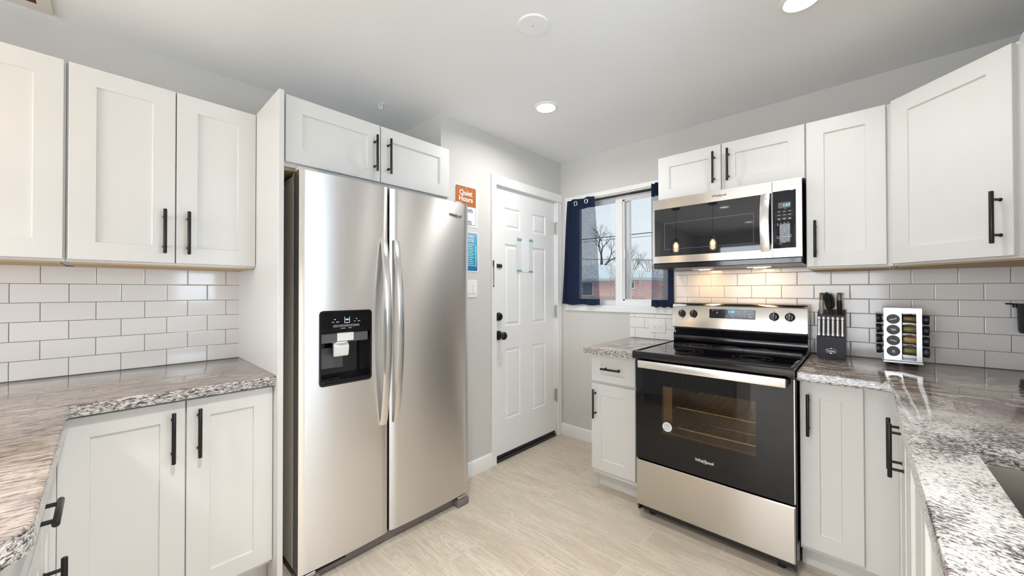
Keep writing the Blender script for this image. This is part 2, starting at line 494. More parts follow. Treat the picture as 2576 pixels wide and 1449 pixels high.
# granite with straight grain (left) and with swirls (right)
def granite(key, kind):
    m, N, L, P = newmat(key); nb = NB(N, L)
    pos = nb.pos(); s = nb.sep(pos)
    if kind == 'straight':
        warp = nb.noise(nb.vadd(pos, (2.2, 1.0, 2.2), 'MULTIPLY'), 1.3, 3)
        wx = nb.math('MULTIPLY_ADD', warp, .10, s[0])
        v = nb.comb(nb.math('MULTIPLY', wx, 52.0), nb.math('MULTIPLY', s[1], 6.0), nb.math('MULTIPLY', s[2], 55.0))
        a = nb.noise(v, 1.2, 9, .76, .25)
        v2 = nb.comb(nb.math('MULTIPLY', wx, 150.0), nb.math('MULTIPLY', s[1], 26.0), nb.math('MULTIPLY', s[2], 150.0))
        b = nb.noise(v2, 1.3, 4, .65, .5)
        base = nb.ramp(a, [(.30, (.15, .12, .115)), (.40, (.28, .235, .225)), (.49, (.38, .325, .305)), (.54, (.46, .40, .34)), (.62, (.55, .49, .41)), (.74, (.40, .34, .31))])
        dark = nb.ramp(b, [(.40, (1, 1, 1)), (.50, (0, 0, 0))])
        c = nb.mix(nb.math('MULTIPLY', dark, .75), base, (.075, .062, .065))
        lt = nb.ramp(b, [(.60, (0, 0, 0)), (.70, (1, 1, 1))])
        c = nb.mix(nb.math('MULTIPLY', lt, .40), c, (.60, .54, .45))
        c = nb.mix(1.0, c, (.76, .745, .725), 'MULTIPLY')
        edge = nb.math('LESS_THAN', s[2], .8955)
        ev = nb.ramp(nb.noise(nb.vadd(pos, (110, 80, 260), 'MULTIPLY'), 1.0, 5, .68, .8), [(.40, (.035, .035, .04)), (.47, (.19, .17, .17)), (.52, (.46, .43, .41)), (.62, (.66, .64, .61))])
        c = nb.mix(edge, c, ev)
    else:
        w1 = nb.noise(pos, 2.3, 2, .5, 0, 'Color')
        wv = nb.vadd(pos, nb.vadd(nb.vadd(w1, (-.5, -.5, -.5), 'ADD'), (.55, .55, .3), 'MULTIPLY'), 'ADD')
        w2 = nb.noise(wv, 9.0, 2, .5, 0, 'Color')
        wv2 = nb.vadd(wv, nb.vadd(nb.vadd(w2, (-.5, -.5, -.5), 'ADD'), (.06, .06, .04), 'MULTIPLY'), 'ADD')
        ws = nb.sep(wv2)
        band = nb.comb(nb.math('MULTIPLY', nb.math('ADD', ws[0], nb.math('MULTIPLY', ws[1], .5)), 4.5), nb.math('MULTIPLY', nb.math('SUBTRACT', ws[1], nb.math('MULTIPLY', ws[0], .5)), 22.0), nb.math('MULTIPLY', ws[2], 20.0))
        a = nb.noise(band, 1.0, 6, .62, .5)
        big = nb.noise(wv, 3.2, 3, .55)
        # dense grey-brown patches, cream veins, thin dark outlines
        sw = nb.ramp(a, [(.30, (.12, .09, .088)), (.40, (.22, .175, .16)), (.485, (.27, .22, .205)), (.505, (.05, .04, .04)), (.525, (.52, .46, .39)), (.58, (.62, .57, .49)), (.60, (.10, .08, .08)), (.63, (.32, .26, .235)), (.72, (.56, .50, .43))])
        fl = nb.comb(nb.math('MULTIPLY', nb.math('ADD', s[0], nb.math('MULTIPLY', s[1], -.25)), 105.0), nb.math('MULTIPLY', nb.math('ADD', s[1], nb.math('MULTIPLY', s[0], .30)), 200.0), nb.math('MULTIPLY', s[2], 160.0))
        f = nb.noise(fl, 1.0, 6, .66, .8)
        th = nb.math('ADD', f, nb.math('MULTIPLY', nb.math('SUBTRACT', nb.noise(pos, 6.5, 3, .6), .50), .50))
        wh = nb.ramp(th, [(.33, (.035, .03, .035)), (.42, (.12, .10, .10)), (.47, (.40, .36, .34)), (.52, (.62, .59, .55)), (.58, (.66, .64, .595)), (.8, (.70, .68, .635))])
        mk = nb.math('ADD', nb.math('MULTIPLY', nb.math('SUBTRACT', s[1], 1.55), 2.4), nb.math('MULTIPLY', nb.math('SUBTRACT', big, .5), 1.6))
        mk = nb.math('ADD', mk, nb.math('MULTIPLY', s[0], .7), clamp=True)
        fine = nb.ramp(nb.noise(nb.vadd(wv2, (70, 190, 150), 'MULTIPLY'), 1.0, 4, .65), [(.36, (1, 1, 1)), (.45, (0, 0, 0))])
        sw = nb.mix(nb.math('MULTIPLY', fine, .62), sw, (.085, .07, .072))
        c = nb.mix(mk, wh, sw)
        edge = nb.math('LESS_THAN', s[2], .8955)
        ev = nb.ramp(nb.noise(nb.vadd(pos, (80, 80, 240), 'MULTIPLY'), 1.0, 5, .68, .8), [(.38, (.04, .035, .04)), (.46, (.18, .15, .15)), (.51, (.48, .44, .41)), (.62, (.70, .67, .62))])
        c = nb.mix(edge, c, ev)
        red = nb.ramp(nb.noise(nb.vadd(pos, (26, 70, 60), 'MULTIPLY'), 1.0, 1), [(.75, (0, 0, 0)), (.78, (1, 1, 1))])
        c = nb.mix(nb.math('MULTIPLY', red, .7), c, (.42, .12, .10))
    L.new(c, P.inputs['Base Color']); P.inputs['Roughness'].default_value = .07; P.inputs['Specular IOR Level'].default_value = .6
    M[key] = m
granite('granite_straight', 'straight'); granite('granite_swirl', 'swirl')

# curtain weave: solid hem and header, open weave between
def curtain_mat(key, zlo, zhi, xs, side):
    m, N, L, P = newmat(key); N.remove(P); nb = NB(N, L)
    out = N['Material Output']; s = nb.sep(nb.pos())
    df = N.new('ShaderNodeBsdfDiffuse'); df.inputs[0].default_value = (.022, .030, .062, 1)
    tr = N.new('ShaderNodeBsdfTranslucent'); tr.inputs[0].default_value = (.05, .075, .15, 1)
    tp = N.new('ShaderNodeBsdfTransparent')
    m1 = N.new('ShaderNodeMixShader'); m1.inputs[0].default_value = .45
    L.new(df.outputs[0], m1.inputs[1]); L.new(tr.outputs[0], m1.inputs[2])
    zz = nb.math('SINE', nb.math('MULTIPLY', s[2], 2 * PI / .0052)); xx = nb.math('SINE', nb.math('MULTIPLY', s[0], 2 * PI / .004))
    n = nb.noise(nb.vadd(nb.pos(), (60, 60, 420), 'MULTIPLY'), 1.0, 3)
    hole = nb.math('ADD', nb.math('MULTIPLY', zz, .24), nb.math('ADD', nb.math('MULTIPLY', xx, .06), nb.math('MULTIPLY_ADD', n, .55, .14)), clamp=True)
    inside = nb.math('MULTIPLY', nb.math('GREATER_THAN', s[2], zlo), nb.math('LESS_THAN', s[2], zhi))
    inside = nb.math('MULTIPLY', inside, nb.math('GREATER_THAN' if side > 0 else 'LESS_THAN', s[0], xs))
    f = nb.math('MULTIPLY', hole, inside)
    m2 = N.new('ShaderNodeMixShader'); L.new(f, m2.inputs[0]); L.new(m1.outputs[0], m2.inputs[1]); L.new(tp.outputs[0], m2.inputs[2])
    L.new(m2.outputs[0], out.inputs[0]); M[key] = m
curtain_mat('curtain_left_cloth', 1.185, 1.935, -1.735, 1)
curtain_mat('curtain_right_cloth', 1.185, 1.935, -1.005, -1)

# brick outside
def brick_mat():
    m, N, L, P = newmat('red_brick'); nb = NB(N, L); s = nb.sep(nb.pos())
    b = N.new('ShaderNodeTexBrick'); L.new(nb.comb(nb.math('ADD', s[0], s[1]), s[2]), b.inputs['Vector'])
    b.inputs['Color1'].default_value = (.60, .27, .24, 1); b.inputs['Color2'].default_value = (.68, .34, .29, 1); b.inputs['Mortar'].default_value = (.78, .66, .62, 1)
    b.inputs['Scale'].default_value = 1; b.inputs['Mortar Size'].default_value = .012; b.inputs['Brick Width'].default_value = .22; b.inputs['Row Height'].default_value = .085
    L.new(b.outputs['Color'], P.inputs['Base Color']); P.inputs['Roughness'].default_value = .9; M['red_brick'] = m
brick_mat()

# blue poster with lighter and darker patches
def poster_mat():
    m, N, L, P = newmat('poster_blue'); nb = NB(N, L); s = nb.sep(nb.pos())
    t = nb.math('ADD', nb.math('DIVIDE', nb.math('SUBTRACT', s[2], 1.385), .265), nb.math('MULTIPLY', nb.math('SUBTRACT', nb.noise(nb.pos(), 22, 4), .5), .35))
    L.new(nb.ramp(t, [(0, (.03, .12, .30)), (.15, (.02, .22, .42)), (.45, (.04, .38, .50)), (.75, (.10, .42, .60)), (1, (.30, .42, .60))]), P.inputs['Base Color'])
    P.inputs['Roughness'].default_value = .35; M['poster_blue'] = m
poster_mat()

# ---------------------------------------------------------------- the room shell
XL, XA, YB, CE, XC, YR = -2.445, -1.946, 2.735, 2.378, .735, -3.6
ZC = .900
FL = Face(0, 0, (0, 1), (1, 0))      # faces +X (u = Y, w = X)
FB = Face(0, 0, (1, 0), (0, -1))     # faces -Y (u = X, w = -Y)
FR = Face(0, 0, (0, -1), (-1, 0))    # faces -X (u = -Y, w = -X)
FP = Face(0, 0, (-1, 0), (0, 1))     # faces +Y (u = -X, w = Y)

bm = B(); box(bm, XL - .12, XC + .12, YR - .12, YB + .14, -.12, 0); struct('floor', bm, M['plank_floor'])
bm = B(); box(bm, XL - .12, XC + .12, YR - .12, YB + .14, CE, CE + .1); struct('ceiling', bm, M['ceiling'])
bm = B(); box(bm, XL - .12, XL, YR, 1.44, 0, CE); struct('wall_left', bm, M['wall'])
bm = B(); box(bm, XL - .12, XA - .12, 1.44, 1.56, 0, CE); struct('wall_alcove', bm, M['wall'])
bm = B(); slab(bm, [1.44, 1.912, 2.664, YB], [0, 2.022, CE], lambda i, j: not (i == 1 and j == 0), XA - .12, XA, 'x'); struct('wall_entry', bm, M['wall'])
bm = B(); slab(bm, [XA - .12, -1.852, -.990, XC + .12], [0, 1.126, 2.02, CE], lambda i, j: not (i == 1 and j == 1), YB, YB + .14, 'y'); struct('wall_back', bm, M['wall'])
bm = B(); slab(bm, [YR, .50, 1.40, YB], [0, 1.10, 1.95, CE], lambda i, j: not (i == 1 and j == 1), XC, XC + .12, 'x'); struct('wall_right', bm, M['wall'])
bm = B(); slab(bm, [XL - .12, -2.1, .3, XC + .12], [0, .3, 2.15, CE], lambda i, j: not (i == 1 and j == 1), YR - .12, YR, 'y'); struct('wall_front', bm, M['wall'])
# tiled backsplashes
bm = B(); box(bm, XL, XL + .008, -.80, .488, ZC + .0005, 1.3545); struct('trim_1', bm, M['tile_left'])
bm = B(); slab(bm, [-1.299, -.955, XC], [ZC + .0005, 1.078, 1.384], lambda i, j: not (i == 0 and j == 1), YB - .008, YB, 'y'); struct('trim_2', bm, M['tile_back'])
# baseboards
def base_prof(h=.098, t=.014): return [(0, 0), (t, 0), (t, h - .012), (t - .005, h - .003), (.004, h), (0, h)]
bm = B(); extrude_profile(bm, [(XA + a, b) for a, b in base_prof()], 'y', 1.44, 1.876); struct('baseboard_entry', bm, M['trim_white'])
bm = B(); extrude_profile(bm, [(YB - a, b) for a, b in base_prof()], 'x', XA, -1.27); struct('baseboard_back', bm, M['trim_white'])

# unseen rear window, added for its light, and sink window (behind and beside the camera; they light the room and show in the steel)
def plain_window(name, F, u0, u1, z0, z1, w):
    r = struct(name, loc=F.p((u0 + u1) / 2, z0, w))
    bm = B(); t = .045
    for a in ((u0, u0 + t, z0, z1), (u1 - t, u1, z0, z1), (u0, u1, z0, z0 + t), (u0, u1, z1 - t, z1), ((u0 + u1) / 2 - .02, (u0 + u1) / 2 + .02, z0, z1)):
        fbox(bm, F, a[0], a[1], w - .08, w - .03, a[2], a[3])
    finish('window_frame', bm, M['vinyl'], r)
    bm = B(); fbox(bm, F, u0 + t, u1 - t, w - .058, w - .054, z0 + t, z1 - t); finish('pane', bm, M['window_glass'], r)
plain_window('window_2', FR, -1.40, -.50, 1.10, 1.95, -XC)
plain_window('added_window', FP, -.3, 2.1, .3, 2.15, YR)  # unseen rear window, added to let fill light in

# the window over the small counter
win = struct('window_1', loc=(-1.42, YB, 1.126))
bm = B()
for a in ((-1.889, -1.852, 1.1262, 2.0198), (-.990, -.955, 1.1262, 2.0198), (-1.889, -.955, 2.020, 2.055), (-1.889, -.955, 1.084, 1.126)):
    fbox(bm, FB, a[0], a[1], -YB, -YB + .014, a[2], a[3], bev=.0015)
finish('casing', bm, M['trim_white'], win)
bm = B()  # jamb lining
for a in ((-1.852, -1.844, 1.126, 2.02), (-.998, -.990, 1.126, 2.02), (-1.844, -.998, 2.012, 2.02), (-1.844, -.998, 1.126, 1.134)):
    box(bm, a[0], a[1], YB, YB + .139, a[2], a[3])
finish('jamb', bm, M['vinyl'], win)
def sash(x0, x1, z0, z1, y, t, tb, ld=.0):
    bm = B()
    for a in ((x0, x0 + t, z0, z1), (x1 - t, x1, z0, z1), (x0 + t, x1 - t, z0, z0 + tb), (x0 + t, x1 - t, z1 - tb, z1)):
        box(bm, a[0], a[1], y, y + .03, a[2], a[3], bev=.002)
    s = finish('sash', bm, M['vinyl'], win)
    bm = B()
    for a in ((x0 + t, x0 + t + .012, z0 + tb, z1 - tb), (x1 - t - .012, x1 - t, z0 + tb, z1 - tb), (x0 + t, x1 - t, z0 + tb, z0 + tb + .010), (x0 + t, x1 - t, z1 - tb - .010, z1 - tb)):
        box(bm, a[0], a[1], y + .012, y + .026, a[2], a[3])
    finish('glazing_bead', bm, M['vinyl'], s)
    bm = B(); box(bm, x0 + t, x1 - t, y + .017, y + .019, z0 + tb, z1 - tb); finish('pane', bm, M['window_glass'], s)
    return s
sash(-1.844, -1.345, 1.134, 2.012, 2.825, .030, .030)
s2 = sash(-1.449, -.998, 1.134, 2.012, 2.785, .062, .040)
obox('sash_latch', M['vinyl'], s2, -1.366, -1.358, 2.772, 2.785, 1.50, 1.58, bev=.002)

# the entry door
door = struct('door_1', loc=(XA, 2.29, 0))
def panel_door():
    bm = B(); w = XA - .012; us = [1.918, 2.030, 2.212, 2.350, 2.532, 2.658]; vs = [.046, .288, .822, .984, 1.606, 1.714, 1.880, 2.016]
    holes = {(i, j) for i in (1, 3) for j in (1, 3, 5)}
    V = {}
    def P(i, j):
        if (i, j) not in V: V[(i, j)] = bm.verts.new((w, us[i], vs[j]))
        return V[(i, j)]
    for i in range(5):
        for j in range(7):
            q = [P(i, j), P(i + 1, j), P(i + 1, j + 1), P(i, j + 1)]
            if (i, j) not in holes: bm.faces.new(q); continue
            prev = q
            for ins, d in ((.004, 0), (.010, -.006), (.022, -.0065), (.034, -.001), (.036, -.001)):
                cur = [bm.verts.new((w + d, us[i] + ins, vs[j] + ins)), bm.verts.new((w + d, us[i + 1] - ins, vs[j] + ins)),
                       bm.verts.new((w + d, us[i + 1] - ins, vs[j + 1] - ins)), bm.verts.new((w + d, us[i] + ins, vs[j + 1] - ins))]
                for k in range(4): bm.faces.new((prev[k], prev[(k + 1) % 4], cur[(k + 1) % 4], cur[k]))
                prev = cur
            bm.faces.new(prev)
    r = bmesh.ops.extrude_face_region(bm, geom=bm.faces[:]); 
    vv = [g for g in r['geom'] if isinstance(g, bmesh.types.BMVert)]
    for v in vv: v.co.x = w - .042
    bmesh.ops.recalc_face_normals(bm, faces=bm.faces)
    return finish('door_slab', bm, M['door_white'], door, smooth=12)
panel_door()
bm = B()
fbox(bm, FL, 1.876, 1.922, XA, XA + .016, 0, 2.088, bev=.002)
fbox(bm, FL, 2.666, 2.728, XA, XA + .016, 0, 2.020, bev=.002)
fbox(bm, FL, 1.922, 2.732, XA, XA + .018, 2.022, 2.090, bev=.002)
finish('casing', bm, M['trim_white'], door)
bm = B()
for a in ((1.912, 1.917, 0, 2.022), (2.659, 2.664, 0, 2.022), (1.917, 2.659, 2.017, 2.022)):
    fbox(bm, FL, a[0], a[1], XA - .12, XA - .0005, a[2], a[3])
finish('jamb', bm, M['trim_white'], door)
obox('threshold', M['threshold'], door, XA - .11, XA + .004, 1.923, 2.658, 0, .022, bev=.003)
obox('door_sweep', M['black_plastic'], door, XA - .05, XA - .010, 1.920, 2.657, .023, .045, bev=.002)
for z in (1.795, 1.075, .352):
    bm = B(); tube(bm, [(XA + .006, 2.662, z - .054), (XA + .006, 2.662, z + .054)], .0065, 10)
    fbox(bm, FL, 2.655, 2.670, XA - .011, XA + .001, z - .05, z + .05)
    finish('hinge', bm, M['hinge_metal'], door)
bm = B(); lathe(bm, (XA - .012, 1.965, .925), (1, 0, 0), [(.034, 0), (.034, .006), (.022, .012), (.012, .016), (.012, .034), (.022, .040), (.029, .052), (.029, .062), (.020, .072), (0, .074)])
finish('door_knob', bm, M['black_metal'], door)
bm = B(); lathe(bm, (XA - .012, 1.965, 1.062), (1, 0, 0), [(.031, 0), (.031, .008), (.026, .020), (.018, .024), (.018, .026), (0, .026)])
fbox(bm, FL, 1.960, 1.970, XA + .012, XA + .026, 1.048, 1.076, bev=.002)
finish('deadbolt', bm, M['black_metal'], door)
bm = B()
fbox(bm, FL, 1.948, 2.000, XA - .013, XA - .008, 1.421, 1.449, bev=.001)
tube(bm, [(XA - .004, 1.952, 1.436), (XA - .002, 1.960, 1.440), (XA - .002, 1.990, 1.440), (XA - .004, 1.997, 1.436)], .004, 8)
fbox(bm, FL, 1.950, 1.998, XA - .010, XA - .003, 1.422, 1.428)
finish('chain_track', bm, M['matte_black'], door)
bm = B(); fbox(bm, FL, 1.880, 1.893, XA + .016, XA + .022, 1.424, 1.470, bev=.003)
ch = finish('chain_mount', bm, M['matte_black'], door)
bm = B()
z = 1.424
for i in range(11):
    zc = z - .0065 - i * .0128; pts = []
    for k in range(10):
        a = 2 * PI * k / 10; du, dv = .0036 * math.cos(a), .0082 * math.sin(a)
        pts.append((XA + .019 + (du if i % 2 else 0), 1.888 + (0 if i % 2 else du), zc + dv))
    tube(bm, pts, .0011, 5, closed=True)
tube(bm, [(XA + .019, 1.888, 1.280), (XA + .019, 1.888, 1.290)], .004, 8)
finish('door_chain', bm, M['black_metal'], ch)

# ---------------------------------------------------------------- cabinets
def upper(label, F, w0, u0, u1, z0, z1, depth, doors, group, dz=(.012, .003), railz=None, hz=None, hL=.181):
    """w0: depth coordinate of the carcass front; doors: (ua, ub, handle u or None)"""
    t = thing('wall_cabinet', label, 'cabinet', F.p((u0 + u1) / 2, z0, w0 - depth), group)
    bm = B(); fbox(bm, F, u0, u1, w0 - depth, w0, z0 + .004, z1, bev=.0012); finish('body', bm, M['cabinet'], t)
    bm = B(); fbox(bm, F, u0 + .012, u1 - .012, w0 - depth, w0 - .004, z0 - .002, z0 + .004); finish('underside', bm, M['plywood'], t, label='bare tan plywood underside')
    for ua, ub, hu in doors:
        d = shaker('door', F, ua, ub, z0 + dz[0], z1 - dz[1], t, w=w0 + .0005, railz=railz)
        if hu is not None: bar_handle(F, hu, hz if hz else z0 + .14, hL, True, d, w0 + .0195)
    return t
GU = 'white shaker wall cabinets'
UB, UT = 1.356, 2.092
upper('white wall cabinet at far left, cut by the frame edge, no handle in view', FL, -2.129, -.72, -.0985, UB, UT, .316, [(-.715, -.411, None), (-.407, -.1035, None)], GU)
upper('white two-door wall cabinet between the far left cabinet and the tall fridge panel', FL, -2.129, -.0975, .487, UB, UT, .316, [(-.092, .1995, .166), (.2035, .486, .241)], GU)
# fridge surround
bm = B(); box(bm, XL, -1.770, .488, .508, 0, UT + .002, bev=.001)
pn = finish('end_panel', bm, M['cabinet'], None, (-2.1, .498, 0)); tag(pn, 'tall white side panel standing left of the refrigerator', 'cabinet panel')
t = thing('wall_cabinet', 'wide short white cabinet above the refrigerator with two black handles', 'cabinet', (-2.1, .945, 1.78), GU)
bm = B(); box(bm, XL, -1.808, .509, 1.386, 1.786, UT, bev=.001); finish('body', bm, M['cabinet'], t)
obox('underside', M['plywood'], t, XL, -1.83, .512, 1.383, 1.776, 1.786, label='bare plywood underside')
d = shaker('door', FL, .519, .948, 1.803, UT - .002, t, w=-1.8075, rail=.066); bar_handle(FL, .916, 1.936, .180, True, d, -1.7885)
d = shaker('door', FL, .952, 1.385, 1.803, UT - .002, t, w=-1.8075, rail=.066); bar_handle(FL, .990, 1.938, .180, True, d, -1.7885)

# back wall uppers
t = upper('short white two-door cabinet right above the microwave', FB, -2.404, -.945, -.204, 1.812, UT, .331, [(-.943, -.585, -.620), (-.581, -.206, -.546)], GU, dz=(.004, .003), hz=1.955)
upper('narrow white single-door wall cabinet right of the microwave', FB, -2.404, -.203, .107, UB, UT, .331, [(-.200, .084, -.166)], GU, hz=1.503)
# diagonal corner cabinet
t = thing('wall_cabinet', 'white corner wall cabinet with a diagonal door above the spice rack', 'cabinet', (.4, 2.5, UB), GU)
x1, y1, x2, y2 = .1085, 2.380, .405, 2.0835
bm = B(); prism(bm, [(x1, YB), (x1, y1), (x2, y2), (XC, y2), (XC, YB)], UB + .004, UT); finish('body', bm, M['cabinet'], t)
bm = B(); prism(bm, [(x1 + .012, YB - .01), (x1 + .012, y1 + .006), (x2 + .006, y2 + .012), (XC - .01, y2 + .012), (XC - .01, YB - .01)], UB - .002, UB + .004); finish('underside', bm, M['plywood'], t, label='bare tan plywood underside')
FD = Face(x1, y1, (1, -1), (-1, -1)); dl = math.hypot(x2 - x1, y2 - y1)
d = shaker('door', FD, .004, dl - .020, UB + .012, UT - .003, t, w=.0005)
bar_handle(FD, dl - .052, 1.503, .181, True, d, .0195)
upper('white wall cabinet at the right frame edge beside the diagonal corner cabinet', FR, -.409, -2.082, -1.62, UB, UT, .326, [(-2.060, -1.845, None), (-1.841, -1.624, None)], GU)

def base(label, F, w0, u0, u1, depth, doors=(), drawers=(), group='white shaker base cabinets', body=(0.10, .856), toe=True, ends=(0, 0)):
    t = thing('base_cabinet', label, 'cabinet', F.p((u0 + u1) / 2, 0, w0 - depth), group)
    bm = B(); fbox(bm, F, u0, u1, w0 - depth, w0, body[0], body[1], bev=.0012); finish('body', bm, M['cabinet'], t)
    if toe:
        bm = B(); fbox(bm, F, u0 + ends[0], u1 - ends[1], w0 - depth, w0 - .062, 0, .0995); finish('toe_kick', bm, M['cabinet'], t)
    for ua, ub, za, zb, hu, hz, vert, hL in doors:
        d = shaker('door', F, ua, ub, za, zb, t, w=w0 + .0005)
        if hu is not None: bar_handle(F, hu, hz, hL, vert, d, w0 + .0195)
    for ua, ub, za, zb, hL in drawers:
        d = shaker('drawer_front', F, ua, ub, za, zb, t, w=w0 + .0005, rail=.068, railz=.045)
        bar_handle(F, (ua + ub) / 2, (za + zb) / 2, hL, False, d, w0 + .0195)
    return t
# left run (front of doors at x = -1.830)
base('white two-door base cabinet under the left counter beside the refrigerator panel', FL, -1.849, -.0980, .487, .59,
     doors=[(-.0975, .2045, .120, .848, .170, .726, True, .181), (.2080, .4860, .120, .848, .243, .726, True, .181)])
# peninsula (faces +Y, front of doors at y = -.100)
base('white peninsula base cabinet under the rounded counter end with one wide drawer', FP, -.119, .905, 1.828, .58,
     doors=[(.910, 1.448, .120, .682, .945, .49, True, .18), (1.452, 1.655, .120, .682, 1.483, .488, True, .18)], drawers=[(.910, 1.655, .698, .848, .138)])
bm = B(); box(bm, XL + .001, -1.83, -.70, -.0985, 0, .856); 
cf = finish('corner_cabinet_box', bm, M['cabinet'], None, (-2.1, -.4, 0)); tag(cf, 'blind white cabinet box in the corner under the left counter', 'cabinet')
bm = B(); box(bm, -.904, -.886, -.70, -.100, 0, .856, bev=.001)
ep = finish('end_panel', bm, M['cabinet'], None, (-.895, -.4, 0)); tag(ep, 'white end panel closing the left peninsula under its rounded counter end', 'cabinet panel')
# small base left of the range
base('narrow white base cabinet left of the range with one drawer over one door', FB, -2.130, -1.268, -.962, .60,
     doors=[(-1.266, -.975, .130, .668, -1.236, .545, True, .182)], drawers=[(-1.266, -.975, .683, .856, .128)], body=(.10, .857), ends=(.012, 0))
# right of range
base('white base cabinet right of the range with a tall narrow door', FB, -2.130, -.208, .118, .60,
     doors=[(-.206, .0025, .120, .848, -.176, .708, True, .182)])
# right run
base('white base cabinet in the right corner with two black handles side by side', FR, -.1195, -2.128, -1.658, .60,
     doors=[(-2.085, -1.862, .120, .848, -1.900, .706, True, .182), (-1.858, -1.662, .120, .848, -1.820, .706, True, .182)])
sb = base('white sink base cabinet under the sink on the right run', FR, -.1195, -1.656, -.62, .60, body=(.10, .60),
     doors=[(-1.652, -1.315, .120, .848, None, 0, True, .18), (-1.311, -.98, .120, .848, None, 0, True, .18), (-.976, -.625, .120, .848, -.66, .706, True, .182)])

obox('front_rail', M['cabinet'], sb, .1195, .139, .62, 1.656, .6005, .856)

# ---------------------------------------------------------------- counters
def arc(cx, cy, r, a0, a1, n=8): return [(cx + r * math.cos(math.radians(a0 + (a1 - a0) * i / n)), cy + r * math.sin(math.radians(a0 + (a1 - a0) * i / n))) for i in range(n + 1)]
def soft_prism(name, outline, z0, z1, m, loc):
    bm = B(); prism(bm, outline, z0, z1)
    es = [e for e in bm.edges if all(v.co.z > z1 - 1e-5 for v in e.verts)]
    bmesh.ops.bevel(bm, geom=es, offset=.005, segments=3, affect='EDGES', profile=.5)
    return finish(name, bm, m, None, loc, smooth=40)
ol = [(XL + .0085, .4875), (XL + .0085, -.78), (-.86, -.78)] + arc(-.945, -.156, .085, 0, 90, 10) + [(-1.795, -.071), (-1.795, .4875)]
c = soft_prism('countertop', ol, .860, ZC, M['granite_straight'], (-2.0, 0, .86))
tag(c, 'brown and cream streaked granite counter on the left with a rounded peninsula end', 'countertop')
c = soft_prism('countertop', [(-1.288, YB - .0085), (-1.288, 2.050), (-.934, 2.050), (-.934, YB - .0085)], .860, ZC, M['granite_swirl'], (-1.1, 2.4, .86))
tag(c, 'small granite counter piece left of the range under the window', 'countertop')
# right L counter with the sink opening
bm = B()
us = [-.209, .076, .182, .60, XC - .001]; vs = [.35, .62, 1.350, 2.046, YB - .0085]
slab(bm, us, vs, lambda i, j: not (i == 2 and j == 1) and not (i == 0 and j < 3), .860, ZC, 'z')
es = [e for e in bm.edges if all(v.co.z > ZC - 1e-5 for v in e.verts) and abs(e.calc_face_angle(0) - PI / 2) < .1]
bmesh.ops.bevel(bm, geom=es, offset=.004, segments=2, affect='EDGES', profile=.5)
c = finish('countertop', bm, M['granite_swirl'], None, (.3, 1.6, .86), smooth=40)
tag(c, 'white and brown swirled granite counter on the right with the sink cutout', 'countertop')
# sink bowl
bm = B(); x0, x1, y0, y1 = .172, .612, .610, 1.362; zt = .8595
def ring(ix, z, r=.03):
    p = []
    for cx, cy, a in ((x1 - ix - r, y1 - ix - r, 0), (x0 + ix + r, y1 - ix - r, 90), (x0 + ix + r, y0 + ix + r, 180), (x1 - ix - r, y0 + ix + r, 270)):
        p += arc(cx, cy, r, a, a + 90, 4)
    return [bm.verts.new((x, y, z)) for x, y in p]
rs = [ring(-.02, zt), ring(.012, zt), ring(.014, zt - .005), ring(.024, zt - .20), ring(.045, zt - .222, .04), ring(.19, zt - .225, .01)]
for a, b in zip(rs[:-1], rs[1:]):
    for k in range(len(a)): bm.faces.new((a[k], a[(k + 1) % len(a)], b[(k + 1) % len(a)], b[k]))
bm.faces.new(rs[-1])
sk = finish('sink', bm, M['sink_steel'], None, (.39, .98, .63), smooth=40)
tag(sk, 'undermount stainless steel sink set in the right counter', 'sink')

# ---------------------------------------------------------------- refrigerator
fr = thing('refrigerator', 'stainless side-by-side refrigerator with a black ice and water dispenser', 'refrigerator', (-2.05, 1.01, 0))
bm = B(); box(bm, -2.400, -1.800, .5545, 1.4370, .055, 1.735, bev=.004)
finish('cabinet_body', bm, M['fridge_side'], fr)
def fridge_door(y0, y1, z0, z1, hole=None, x0=-1.792, xf=-1.722, bow=.007):
    bm = B()
    ys = sorted(set([y0 + (y1 - y0) * i / 24 for i in range(25)] + ([hole[0], hole[1]] if hole else [])))
    zs = sorted(set([z0, z1] + ([hole[2], hole[3]] if hole else [])))
    def X(y):
        t = (y - y0) / (y1 - y0) * 2 - 1
        return xf + bow * (1 - t * t) - .006 * max(0, abs(t) - .965) / .035
    G = {}
    def V(i, j):
        if (i, j) not in G: G[(i, j)] = bm.verts.new((X(ys[i]), ys[i], zs[j]))
        return G[(i, j)]
    H = lambda i, j: hole and hole[0] - 1e-6 <= ys[i] < hole[1] - 1e-6 and hole[2] - 1e-6 <= zs[j] < hole[3] - 1e-6
    ni, nj = len(ys) - 1, len(zs) - 1
    for i in range(ni):
        for j in range(nj):
            if not H(i, j): bm.faces.new((V(i, j), V(i + 1, j), V(i + 1, j + 1), V(i, j + 1)))
    # sides and back
    bo = {}
    def Wv(i, j):
        if (i, j) not in bo: bo[(i, j)] = bm.verts.new((x0, ys[i], zs[j]))
        return bo[(i, j)]
    for i in range(ni):
        bm.faces.new((V(i, 0), Wv(i, 0), Wv(i + 1, 0), V(i + 1, 0))); bm.faces.new((V(i, nj), V(i + 1, nj), Wv(i + 1, nj), Wv(i, nj)))
    for j in range(nj):
        bm.faces.new((V(0, j), V(0, j + 1), Wv(0, j + 1), Wv(0, j))); bm.faces.new((V(ni, j), Wv(ni, j), Wv(ni, j + 1), V(ni, j + 1)))
    for i in range(ni):
        for j in range(nj):
            if not H(i, j): bm.faces.new((Wv(i, j), Wv(i, j + 1), Wv(i + 1, j + 1), Wv(i + 1, j)))
    return bm
DH = (.6335, .8625, .838, 1.160)
bm = fridge_door(.552, .9535, .062, 1.764, DH)
